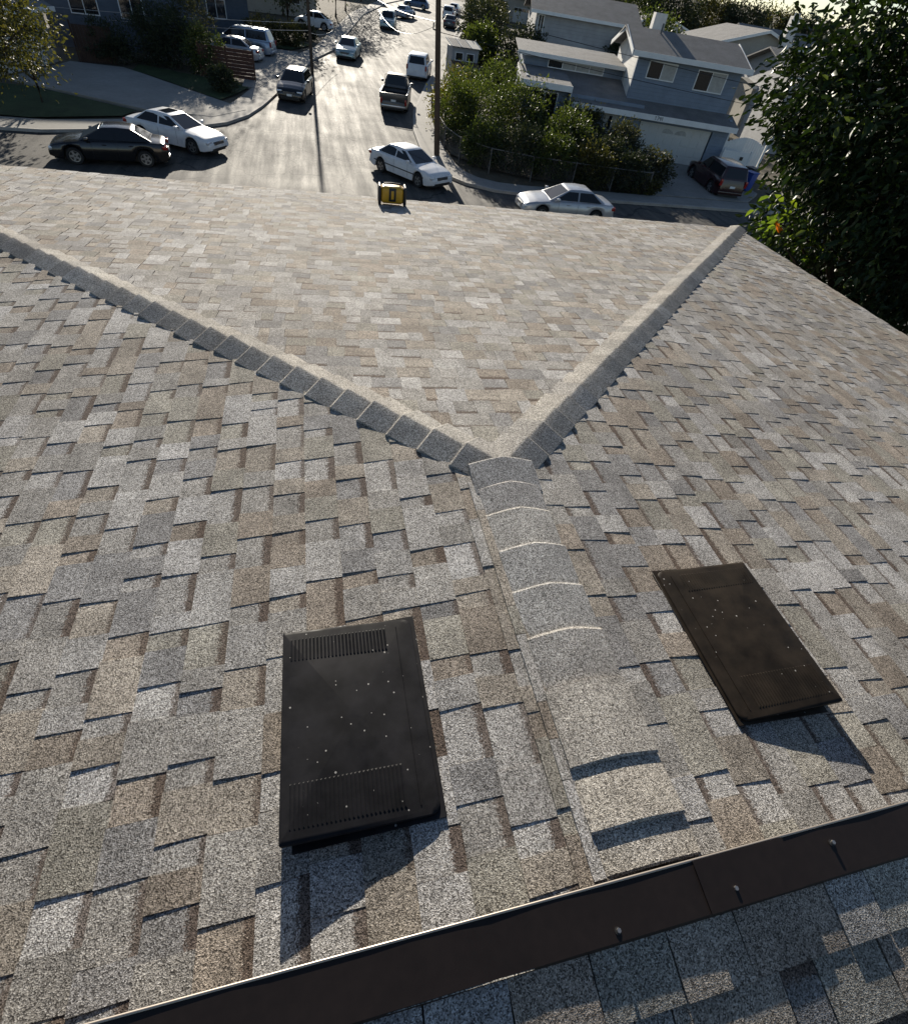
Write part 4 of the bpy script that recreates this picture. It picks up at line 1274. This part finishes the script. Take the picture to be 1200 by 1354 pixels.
def window(root, x0, x1, z0, z1, y, panes=2, curtain=None, fr=.06, name='window'):
    """framed window set in a wall whose outer face is at y (facing -Y)"""
    f = MB()
    f.box(x0 - fr, x1 + fr, y - .05, y + .02, z1, z1 + fr); f.box(x0 - fr, x1 + fr, y - .06, y + .02, z0 - fr, z0)
    f.box(x0 - fr, x0, y - .05, y + .02, z0, z1); f.box(x1, x1 + fr, y - .05, y + .02, z0, z1)
    for k in range(1, panes):
        xm = x0 + (x1 - x0) * k / panes; f.box(xm - .025, xm + .025, y - .045, y + .02, z0, z1)
    wn = f.build(name, M['trim'], root)
    for k in range(panes):
        a = x0 + (x1 - x0) * k / panes + (.025 if k else 0); b = x0 + (x1 - x0) * (k + 1) / panes - (.025 if k < panes - 1 else 0)
        m = M['curtain'] if curtain is not None and k in curtain else M['glass']
        part_box(wn, 'pane', m, a + .002, b - .002, y - .02, y + .01, z0 + .002, z1 - .002)
    return wn


def roof_poly(root, name, poly, thick, mat, fascia=None):
    mb = MB(); mb.slab(poly, thick); return mb.build(name, mat, root)


og = on_ground(832, 209); eg = on_ground(923, 224)
ux = np.array([eg[0] - og[0], eg[1] - og[1]]); ux /= np.linalg.norm(ux)
bh = frame_house('two_storey_house', 'blue grey two storey house with white fascia and white garage door', (og[0], og[1], og[2]), ux)
wl = M['bluegrey']
# lower walls with the garage opening left free
part_box(bh, 'wall', wl, -8.0, -0.08, 0.0, 0.2, -0.4, 2.95)
part_box(bh, 'wall', wl, 4.92, 6.0, 0.0, 0.2, -0.4, 2.6)
part_box(bh, 'wall', wl, -0.08, 4.92, 0.0, 0.2, 2.14, 2.6)
part_box(bh, 'wall', wl, -8.0, -7.8, 0.2, 8.0, -0.4, 3.5)
part_box(bh, 'wall', wl, 5.8, 6.0, 0.2, 8.0, -0.4, 2.9)
part_box(bh, 'wall', wl, -7.8, -1.1, 4.0, 4.2, 3.2, 4.38)
part_box(bh, 'wall', wl, -8.0, -7.8, 4.0, 8.0, 3.5, 4.38)
part_box(bh, 'wall', wl, -1.1, 5.8, 1.2, 1.4, 2.7, 5.42)
part_box(bh, 'wall', M['bluegrey'], 5.6, 5.8, 1.4, 7.0, 2.7, 5.42)
mb = MB()                                       # gable wall of the upper storey, facing left
mb.add([(-1.1, 1.4, 2.7), (-1.1, 7.0, 2.7), (-1.1, 7.0, 5.42), (-1.1, 4.1, 6.42), (-1.1, 1.4, 5.5),
        (-.9, 1.4, 2.7), (-.9, 7.0, 2.7), (-.9, 7.0, 5.42), (-.9, 4.1, 6.42), (-.9, 1.4, 5.5)],
       [(0, 1, 2, 3, 4), (9, 8, 7, 6, 5), (0, 5, 6, 1), (1, 6, 7, 2), (2, 7, 8, 3), (3, 8, 9, 4), (4, 9, 5, 0)])
o = mb.build('gable_wall', M['whitesid'], bh); o['label'] = 'pale horizontal siding of the gable end'
# garage door: panels and arched lights
gd = part_box(bh, 'garage_door', M['garage'], 0.0, 4.84, 0.07, 0.12, 0.0, 2.13)
for r0_ in range(4):
    for c0_ in range(8):
        xx = .06 + c0_ * .598; zz = .05 + r0_ * .525
        if r0_ == 3 and c0_ in (3, 4): continue
        part_box(gd, 'door_panel', M['garage'], xx, xx + .54, .052, .071, zz, zz + .44, .008)
for sgn, c0_ in ((1, 1.98), (-1, 2.86)):
    mb = MB(); a = [(c0_ - .40, 1.68), (c0_ + .40, 1.68)] + [(c0_ + .4 * math.cos(R(k)), 1.70 + (.24 - .06 * sgn * math.cos(R(k))) * math.sin(R(k))) for k in range(20, 161, 20)]
    mb.add([(x, .05, z) for x, z in a] + [(x, .072, z) for x, z in a], [tuple(range(len(a))), tuple(range(2 * len(a) - 1, len(a) - 1, -1))] + [(i, (i + 1) % len(a), len(a) + (i + 1) % len(a), len(a) + i) for i in range(len(a))])
    mb.build('arched_light', M['curtain'], gd)
# front door
fd = part_box(bh, 'front_door', M['curtain'], -2.55, -1.6, -.04, -.005, .2, 2.35)
part_box(fd, 'door_light', M['glass'], -2.18, -1.98, -.055, -.042, 1.5, 2.15)
# windows
window(bh, -7.45, -5.85, .9, 2.82, -.003, 2, None, .07, 'sliding_glass_door')
window(bh, -4.3, -3.42, 1.8, 2.45, -.003, 2)
window(bh, -.25, 1.5, 4.27, 5.06, 1.197, 2, [1])
window(bh, 3.0, 4.85, 4.07, 5.02, 1.197, 2, [1])
window(bh, -6.3, -2.5, 3.78, 4.12, 3.997, 4, [1, 2, 3], .05, 'clerestory_window')
# lower roof: a raised left wing and the long garage eave
G = M['greyroof']
roof_poly(bh, 'lower_roof', [(-8.35, -.6, 3.37), (-5.1, -.6, 3.37), (-5.1, 4.0, 3.72), (-8.35, 4.0, 3.72)], .1, G)
roof_poly(bh, 'lower_roof', [(-5.098, -.6, 2.63), (6.2, -.6, 2.63), (6.2, 1.2, 3.08), (-1.1, 1.2, 3.08), (-5.098, 1.2, 3.08)], .1, G)
roof_poly(bh, 'lower_roof', [(-5.098, 1.202, 3.083), (-1.1, 1.202, 3.083), (-1.1, 4.0, 3.70), (-5.098, 4.0, 3.70)], .1, G)
part_box(bh, 'wing_side', wl, -5.14, -5.1, -.55, 3.9, 2.3, 3.26)
roof_poly(bh, 'clerestory_roof', [(-8.5, 3.5, 4.42), (-1.1, 3.5, 4.42), (-1.1, 8.2, 4.75), (-8.5, 8.2, 4.75)], .08, G)
T = M['trim']
part_box(bh, 'fascia', T, -8.38, -5.06, -.64, -.602, 3.05, 3.37)
part_box(bh, 'fascia', T, -5.09, -5.055, -.60, .6, 2.64, 3.36)
part_box(bh, 'fascia', T, -5.098, 6.22, -.64, -.602, 2.33, 2.63)
part_box(bh, 'fascia', T, -8.52, -1.12, 3.46, 3.498, 4.22, 4.44)
mb = MB(); mb.add([(-8.39, -.6, 3.1), (-8.35, -.6, 3.1), (-8.35, 4, 3.45), (-8.39, 4, 3.45), (-8.39, -.6, 3.39), (-8.35, -.6, 3.39), (-8.35, 4, 3.74), (-8.39, 4, 3.74)],
                  [(0, 1, 2, 3), (4, 7, 6, 5), (0, 4, 5, 1), (2, 6, 7, 3), (0, 3, 7, 4), (1, 5, 6, 2)]); mb.build('fascia', T, bh)
mb = MB(); mb.tube([(-8.42, -.5, 3.05), (-8.42, .1, 2.85), (-8.12, .12, 2.7), (-8.12, .12, .1)], .05, 6); mb.build('downpipe', T, bh)
mb = MB(); mb.tube([(-8.55, 3.6, 4.3), (-8.2, 3.9, 3.8), (-8.1, 3.9, .2)], .06, 6); mb.build('downpipe', T, bh)
# upper gable roof
zr_, ze = 6.5, 5.5
roof_poly(bh, 'upper_roof', [(-1.6, .6, ze), (6.15, .6, ze), (5.9, 4.1, zr_), (-1.8, 4.1, zr_)], .1, G)
roof_poly(bh, 'upper_roof', [(-1.8, 4.1, zr_), (5.9, 4.1, zr_), (6.15, 7.6, ze), (-1.6, 7.6, ze)], .1, G)
part_box(bh, 'fascia', T, -1.62, 6.18, .555, .597, ze - .27, ze + .004)
for (ya, yb, za, zb2) in ((.6, 4.1, ze, zr_), (7.6, 4.1, ze, zr_)):
    for xo in (-1.68, 6.02):
        mb = MB(); q = [(xo - .03, ya, za - .24), (xo + .03, ya, za - .24), (xo + .03, yb, zb2 - .24), (xo - .03, yb, zb2 - .24), (xo - .03, ya, za + .015), (xo + .03, ya, za + .015), (xo + .03, yb, zb2 + .015), (xo - .03, yb, zb2 + .015)]
        mb.add(q, [(0, 1, 2, 3), (4, 7, 6, 5), (0, 4, 5, 1), (2, 6, 7, 3), (0, 3, 7, 4), (1, 5, 6, 2)]); mb.build('rake_board', T, bh)
part_box(bh, 'chimney', M['brick'], .3, 1.1, 5.4, 6.1, 5.6, 7.3)
mb = MB(); mb.tube([(.5, 3.6, 6.2), (.5, 3.6, 6.85)], .06, 8); mb.build('vent_pipe', M['galv'], bh)
mb = MB(); mb.box(-8.0, -1.1, 7.8, 8.0, -.4, 4.4); mb.box(-1.1, 6.0, 7.0, 7.2, -.4, 5.4); mb.build('rear_wall', wl, bh)
# house number 1741 on the fascia: strokes in a 3 x 5 cell
DIG = {'1': [(1, 0, 1, 4), (0, 3, 1, 4)], '7': [(0, 4, 2, 4), (2, 4, 1, 0)], '4': [(0, 4, 0, 2), (0, 2, 2, 2), (2, 4, 2, 0)], '8': [(0, 0, 2, 0), (2, 0, 2, 4), (2, 4, 0, 4), (0, 4, 0, 0), (0, 2, 2, 2)]}
for i, ch in enumerate('1741'):
    mb = MB()
    for (xa, za, xb, zb2) in DIG[ch]:
        mb.tube([(.62 + i * .15 + xa * .045, -.648, 2.38 + za * .05), (.62 + i * .15 + xb * .045, -.648, 2.38 + zb2 * .05)], .016, 5)
    mb.build('number_digit', M['digits'], bh)

# white gate and fence right of the garage
wf = frame_house('white_fence', 'white vinyl fence with a curved top beside the garage', (og[0] + ux[0] * 6.3 - ux[1] * .5, og[1] + ux[1] * 6.3 + ux[0] * .5, og[2]), ux, 'fence')
for k in range(16):
    xx = .0 + k * .17; zt_ = 1.75 + .35 * math.sin(math.pi * min(1, k / 15))
    part_box(wf, 'picket', M['trim'], xx, xx + .162, -.02, .02, 0, zt_)
for xx in (-.14, 2.74):
    part_box(wf, 'post', M['trim'], xx, xx + .13, -.065, .065, 0, 2.25)
wg = frame_house('white_gate', 'plain white gate panel with a dark latch before the curved fence', (og[0] + ux[0] * 5.85 + ux[1] * .9, og[1] + ux[1] * 5.85 - ux[0] * .9, og[2]), ux, 'gate')
part_box(wg, 'panel', M['trim'], 0, 1.75, 0, .06, .05, 1.45)
part_box(wg, 'latch', M['blackplastic'], 1.15, 1.35, -.04, -.002, 1.0, 1.2)
part_box(wg, 'post', M['trim'], -.1, -.005, -.02, .08, 0, 1.55); part_box(wg, 'post', M['trim'], 1.755, 1.85, -.02, .08, 0, 1.55)


def wheelie_bin(x, y, rz, mat, label):
    b = empty('wheelie_bin', (x, y, hz(y) + .14), rz, label, 'bin', 'wheelie bins by the garage driveway')
    mb = MB(); mb.add([(-.24, -.28, .05), (.24, -.28, .05), (.24, .28, .05), (-.24, .28, .05), (-.3, -.36, 1.0), (.3, -.36, 1.0), (.3, .36, 1.0), (-.3, .36, 1.0)],
                      [(0, 3, 2, 1), (4, 5, 6, 7), (0, 1, 5, 4), (1, 2, 6, 5), (2, 3, 7, 6), (3, 0, 4, 7)]); mb.build('tub', mat, b, 40, .03, 2)
    part_box(b, 'lid', mat, -.32, .32, -.39, .37, 1.003, 1.07, .02)
    mb = MB(); mb.tube([(-.25, .44, .98), (.25, .44, .98)], .02, 6); mb.build('handle', mat, b)
    for s_ in (-1, 1):
        mb = MB(); mb.tube([(s_ * .27, .3, .12), (s_ * .33, .3, .12)], .12, 12); mb.build('wheel', M['tyre'], b)


wheelie_bin(26.7, 31.4, .3, M['bluebin'], 'blue wheelie bin beside the dark maroon SUV')
wheelie_bin(27.5, 32.4, .2, M['blackplastic'], 'black wheelie bin behind the blue wheelie bin')


def simple_house(name, label, x, y, ux_, w_, d_, h_, roofh, wall, over=.5, gable='x', windows=(), door=None, chimney=None, rmat=None, cat='house', z=None):
    rt = frame_house(name, label, (x, y, hz(y) if z is None else z), ux_, cat)
    part_box(rt, 'wall', wall, 0, w_, 0, d_, -.6, h_)
    rm = rmat or M['greyroof']; T = M['trim']
    if gable == 'x':                             # ridge parallel to the facade
        k = roofh / (d_ / 2); zo = h_ - over * k
        roof_poly(rt, 'roof', [(-over, -over, zo + .12), (w_ + over, -over, zo + .12), (w_ + over, d_ / 2, h_ + roofh + .12), (-over, d_ / 2, h_ + roofh + .12)], .1, rm)
        roof_poly(rt, 'roof', [(-over, d_ / 2, h_ + roofh + .12), (w_ + over, d_ / 2, h_ + roofh + .12), (w_ + over, d_ + over, zo + .12), (-over, d_ + over, zo + .12)], .1, rm)
        for xx in (0, w_ - .15):
            mb = MB(); mb.add([(xx, 0.01, h_), (xx, d_ - .01, h_), (xx, d_ / 2, h_ + roofh), (xx + .15, 0.01, h_), (xx + .15, d_ - .01, h_), (xx + .15, d_ / 2, h_ + roofh)],
                              [(0, 2, 1), (3, 4, 5), (0, 1, 4, 3), (1, 2, 5, 4), (2, 0, 3, 5)]); mb.build('gable_wall', wall, rt)
        part_box(rt, 'fascia', T, -over, w_ + over, -over - .04, -over - .002, zo - .12, zo + .12)
    else:                                        # gable end to the front
        k = roofh / (w_ / 2); zo = h_ - over * k
        roof_poly(rt, 'roof', [(-over, -over, zo + .12), (w_ / 2, -over, h_ + roofh + .12), (w_ / 2, d_ + over, h_ + roofh + .12), (-over, d_ + over, zo + .12)], .1, rm)
        roof_poly(rt, 'roof', [(w_ / 2, -over, h_ + roofh + .12), (w_ + over, -over, zo + .12), (w_ + over, d_ + over, zo + .12), (w_ / 2, d_ + over, h_ + roofh + .12)], .1, rm)
        for yy in (0, d_ - .15):
            mb = MB(); mb.add([(0.01, yy, h_), (w_ - .01, yy, h_), (w_ / 2, yy, h_ + roofh), (0.01, yy + .15, h_), (w_ - .01, yy + .15, h_), (w_ / 2, yy + .15, h_ + roofh)],
                              [(0, 1, 2), (3, 5, 4), (0, 3, 4, 1), (1, 4, 5, 2), (2, 5, 3, 0)]); mb.build('gable_wall', wall, rt)
        for (xa, xb, za, zb2) in ((-over, w_ / 2, zo, h_ + roofh), (w_ + over, w_ / 2, zo, h_ + roofh)):
            mb = MB(); y0_, y1_ = -over - .05, -over - .002
            q = [(xa, y0_, za - .1), (xb, y0_, zb2 - .1), (xb, y0_, zb2 + .13), (xa, y0_, za + .13)]
            q += [(a, y1_, c) for a, b, c in q]
            mb.add(q, [(0, 1, 2, 3), (7, 6, 5, 4), (0, 4, 5, 1), (1, 5, 6, 2), (2, 6, 7, 3), (3, 7, 4, 0)]); mb.build('rake_board', T, rt)
    for wd in windows: window(rt, *wd[:4], -.003, *(wd[4:] or (2,)))
    if door:
        dd = part_box(rt, 'garage_door', M['garage'], door[0], door[1], -.05, -.004, 0.0, door[2])
        for r0_ in range(4):
            zz = .06 + r0_ * (door[2] - .08) / 4; nn_ = 4
            for c0_ in range(nn_):
                xx = door[0] + .06 + c0_ * (door[1] - door[0] - .06) / nn_
                m_ = M['glass'] if r0_ == 3 else M['garage']
                part_box(dd, 'door_panel', m_, xx, xx + (door[1] - door[0]) / nn_ - .1, -.066, -.051, zz, zz + (door[2] - .08) / 4 - .1)
    if chimney:
        cx_, cy_, ch_ = chimney; part_box(rt, 'chimney', M['brick'], cx_, cx_ + .8, cy_, cy_ + .7, h_ - .5, ch_)
        for q in (.2, .55):
            mb = MB(); mb.tube([(cx_ + q, cy_ + .35, ch_), (cx_ + q, cy_ + .35, ch_ + .25)], .1, 8); mb.build('flue_pot', M['brick'], rt)
    return rt


nb = at_y(700, 70, 62)
simple_house('neighbour_house', 'pale grey house with a flat sided wall behind the clerestory roof', float(nb[0]), 62, ux, 9.5, 9, 5.4, 1.3, M['greysid'], .6, 'x', [(.3, .75, 3.6, 5.0)])
nb = at_y(912, 90, 60)
simple_house('neighbour_house', 'grey gabled house with a white brick chimney behind the two storey house', float(nb[0]), 58, ux, 10, 11, 5.2, 1.5, M['tansid'], .5, 'y', [(6.2, 7.6, 3.4, 4.4)], chimney=(6.4, -.75, 8.0))
nb = at_y(1020, 165, 43)
simple_house('neighbour_house', 'white sided house half hidden behind the tall dark tree', float(nb[0]), 43, ux, 8, 10, 5.0, 1.2, M['greysid'], .6, 'x', [(1.0, 2.2, 3.2, 4.3)])
nb = at_y(966, 150, 50)
simple_house('low_annexe', 'low dark annexe with a pale flat roof behind the white gate', float(nb[0]), 48.5, ux, 5.5, 5, 3.5, .25, M['tansid'], .2, 'x', rmat=M['concrete'])
# left side of the street
simple_house('left_house', 'tan house with a white panelled garage door at the left', -17.2, 40.0, (.28, .96), 6.6, 8, 2.9, 1.3, M['tansid'], .5, 'x', door=(.7, 5.6, 2.15))
simple_house('left_house', 'blue grey shaded house with white framed windows behind the dark hedge', -16.8, 51.2, (.97, .24), 9.5, 9, 6.0, 1.6, M['shadowed'], .6, 'x', [(1.6, 3.2, 1.9, 3.0), (-.0 + 4.6, 6.0, 1.9, 3.0)])
simple_house('left_house', 'dark shaded house with a white porch roof edge behind the minivan', -14.5, 63.5, (.97, .24), 10, 9, 3.4, 1.5, M['shadowed'], .6, 'x', [(2.4, 3.8, 1.2, 2.4), (6.5, 8.0, 1.2, 2.4)])
simple_house('left_house', 'shaded house far back on the left behind the rounded white car', -8.0, 84.0, (.97, .24), 10, 9, 3.2, 1.6, M['tansid'], .6, 'x', [(2.4, 3.8, 1.2, 2.4), (6.5, 8.0, 1.2, 2.4)])
simple_house('far_house', 'far house with a brown front at the top of the street', 33.0, 124.0, (.95, -.3), 9, 9, 3.6, 1.6, M['tansid'], .6, 'x', [(2, 3.6, 1.2, 2.6)], (5.0, 8.0, 2.1))
simple_house('far_house', 'far pale house beside the tall clipped hedge', 36.5, 100.0, (.95, -.3), 9, 8, 3.4, 1.5, M['greysid'], .6, 'x', [(1.2, 2.6, 1.2, 2.4), (5, 6.6, 1.2, 2.4)])
simple_house('far_house', 'far white roofed house below the skyline trees', 48.0, 96.0, (.95, -.3), 10, 9, 3.8, 1.5, M['whitesid'], .6, 'y', [(2, 3.6, 1.5, 2.8)])
simple_house('far_house', 'far grey house right of the white brick chimney', 66.0, 92.0, (.95, -.3), 11, 9, 4.4, 1.6, M['tansid'], .6, 'x', [(2, 3.6, 1.5, 2.8)])
simple_house('far_house', 'far house on the left crest of the street', 3.0, 126.0, (1, 0), 10, 9, 3.6, 1.7, M['greysid'], .6, 'x', [(2, 3.6, 1.2, 2.6)])

# little shed with ribbed roof and pergola
sp_ = on_ground(592, 100)
sh = frame_house('garden_shed', 'small grey mauve shed with a paned roof and slatted awning', (float(sp_[0]) + .2, float(sp_[1]), float(sp_[2])), (1, .02), 'shed')
part_box(sh, 'wall', M['greysid'], 0, 2.5, 0, 2.2, 0, 2.1)
for k in range(3):
    mb = MB(); x0_ = -.15 + k * .94; mb.slab([(x0_, -.25, 2.2), (x0_ + .9, -.25, 2.2), (x0_ + .9, 2.4, 2.55), (x0_, 2.4, 2.55)], .05); mb.build('roof_panel', M['greyroof'] if k < 2 else M['curtain'], sh)
for k in range(4):
    mb = MB(); x0_ = -.17 + k * .94; mb.slab([(x0_, -.3, 2.25), (x0_ + .035, -.3, 2.25), (x0_ + .035, 2.42, 2.6), (x0_, 2.42, 2.6)], .06); mb.build('roof_batten', M['trim'], sh)
for a, b in ((.35, 1.0), (1.4, 2.05)): window(sh, a, b, 1.25, 1.75, -.003, 1)
for k in range(12):
    mb = MB(); x0_ = -.05 + k * .22; mb.slab([(x0_, -1.1, 1.02), (x0_ + .12, -1.1, 1.02), (x0_ + .12, -.01, 1.2), (x0_, -.01, 1.2)], .04); mb.build('awning_slat', M['reddish'], sh)
mb = MB(); mb.tube([(2.45, -1.05, 0), (2.45, -1.05, 1.0)], .04, 6); mb.build('awning_post', M['trim'], sh)
mb = MB(); mb.tube([(0.05, -1.05, 0), (0.05, -1.05, 1.0)], .04, 6); mb.build('awning_post', M['trim'], sh)

# reddish fence panel and brown gate in the left yards
rf = frame_house('board_fence', 'short reddish brown board fence beside the driveway cars', (-6.9, 47.2, hz(47.2)), (.99, -.1), 'fence')
for k in range(8):
    part_box(rf, 'board', M['reddish'], 0, 3.4, -.02, .02, .12 + k * .2, .12 + k * .2 + .185)
for xx in (-.1, 1.65, 3.41): part_box(rf, 'post', M['reddish'], xx, xx + .09, -.03, .07, 0, 1.8)
bg_ = frame_house('side_gate', 'dark brown board gate between the two left houses', (-14.2, 47.0, hz(47)), (.97, .24), 'gate')
for k in range(10): part_box(bg_, 'board', M['wood'], k * .2, k * .2 + .19, -.02, .02, 0, 1.9)
for xx in (-.12, 2.02): part_box(bg_, 'post', M['wood'], xx, xx + .1, -.05, .05, 0, 2.1)

# chain link fence along the right pavement
FL = [(8.9, 46), (8.25, 42), (7.75, 38), (7.65, 34.5), (8.1, 32.4), (9.5, 30.9), (11.7, 30.1), (14, 29.6), (16.2, 29.25), (18.4, 29.0)]
cf = empty('chain_link_fence', (FL[0][0], FL[0][1], 0), 0, 'low chain link fence with steel posts along the corner pavement', 'fence')


def fl_pt(x, y, z): return (x - FL[0][0], y - FL[0][1], hz(y) + .1 + z)


mb = MB(); mb.tube([fl_pt(x, y, 1.1) for x, y in FL], .022, 6); mb.build('top_rail', M['galv'], cf, 60)
for x, y in FL:
    mb = MB(); mb.tube([fl_pt(x, y, -.1), fl_pt(x, y, 1.16)], .03, 8); mb.build('post', M['galv'], cf)
mb = MB()
for (a, b) in zip(FL, FL[1:]):
    L_ = math.hypot(b[0] - a[0], b[1] - a[1]); n_ = int(L_ / .16)
    for k in range(n_):
        for dirn in (0, 1):
            t0 = k / n_; t1 = min(1, t0 + 1.05 / L_)
            if dirn: t0, t1 = t1, t0
            p0 = (a[0] + (b[0] - a[0]) * t0, a[1] + (b[1] - a[1]) * t0); p1 = (a[0] + (b[0] - a[0]) * t1, a[1] + (b[1] - a[1]) * t1)
            mb.tube([fl_pt(*p0, .05), fl_pt(*p1, 1.08)], .004, 3, caps=False)
o = mb.build('wire_mesh', M['galv'], cf); o['kind'] = 'stuff'

# ------------------------------------------------------------------ poles and cables
up = empty('utility_pole', (6.95, 33.05, hz(33) + .1), 0, 'tall dark wooden utility pole at the corner fence', 'utility pole')
mb = MB(); mb.tube([(0.02, 0, -.2), (-.45, 0, 5), (-.92, 0, 10.2)], [.16, .14, .11], 12); mb.build('shaft', M['pole'], up, 50)
mb = MB(); mb.box(-2.0, .4, -.2, -.08, 9.2, 9.32); mb.build('cross_arm', M['pole'], up)
mb = MB(); mb.tube([(-.46, 0, 5.3), (-.72, 0, 5.35), (-.72, 0, 5.6)], .04, 6); mb.build('bracket', M['galv'], up)
lp = on_ground(413, 98)
l2 = empty('utility_pole', (float(lp[0]), float(lp[1]), float(lp[2]) + .1), 0, 'slim dark utility pole at the left kerb with cables meeting it', 'utility pole')
mb = MB(); mb.tube([(0, 0, -.2), (-.05, 0, 4), (-.1, 0, 8.6)], [.13, .115, .09], 10); mb.build('shaft', M['pole'], l2, 50)


def cable(a, b, sag, label, rad=.012, mat='wire', n=18):
    mb = MB(); a = Vector(a); b = Vector(b)
    pts = [a.lerp(b, i / n) + Vector((0, 0, -sag * 4 * (i / n) * (1 - i / n))) for i in range(n + 1)]
    mb.tube(pts, rad, 5)
    return tag(mb.build('cable', M[mat], None, 60), label, 'cable', 'overhead cables')


pt = Vector((6.95, 33.05, hz(33) + .1))
w1 = Vector(at_y(582, 8, 33.05)); w2 = Vector(at_y(581, 42, 33.05))
e1 = Vector(at_y(1010, 112, 36)); e2 = Vector(at_y(1030, 142, 37))
cable((6.95 - .09 * w1.z, 33.05, w1.z), w1 + (e1 - w1) * 1.5, .15, 'upper black cable crossing the blue grey house', .014)
cable((6.95 - .09 * w2.z, 33.05, w2.z), w2 + (e2 - w2) * 1.5, .2, 'lower black cable crossing the windows of the blue grey house', .014)
LPv = Vector((float(lp[0]) - .05, float(lp[1]), float(lp[2])))
cA = Vector(at_y(406, 30, float(lp[1]))); cB = Vector(at_y(408, 40, float(lp[1])))
cable((LPv.x, LPv.y, cA.z), Vector(at_y(0, 8, 46)) - Vector((8, 0, 0)), .25, 'upper cable running left from the slim pole over the yards', .014, 'palewire')
cable((LPv.x, LPv.y, cB.z), Vector(at_y(180, 34, 52)) - Vector((10, 0, 0)), .3, 'lower cable running left from the slim pole over the driveway', .014, 'palewire')
cable((LPv.x, LPv.y, cB.z - .1), Vector(at_y(440, 40, 60)), .2, 'short pale cable from the slim pole toward the rounded white car', .016, 'palewire')
cable((6.4, 33.05, Vector(at_y(575, 28, 33.05)).z), Vector(at_y(497, -2, 52)), .15, 'thick pale cable from the utility pole across the street', .016, 'palewire')
cable((6.4, 33.05, Vector(at_y(575, 32, 33.05)).z), Vector(at_y(500, 12, 66)), .9, 'sagging pale cable hanging over the shaded road', .011, 'palewire')
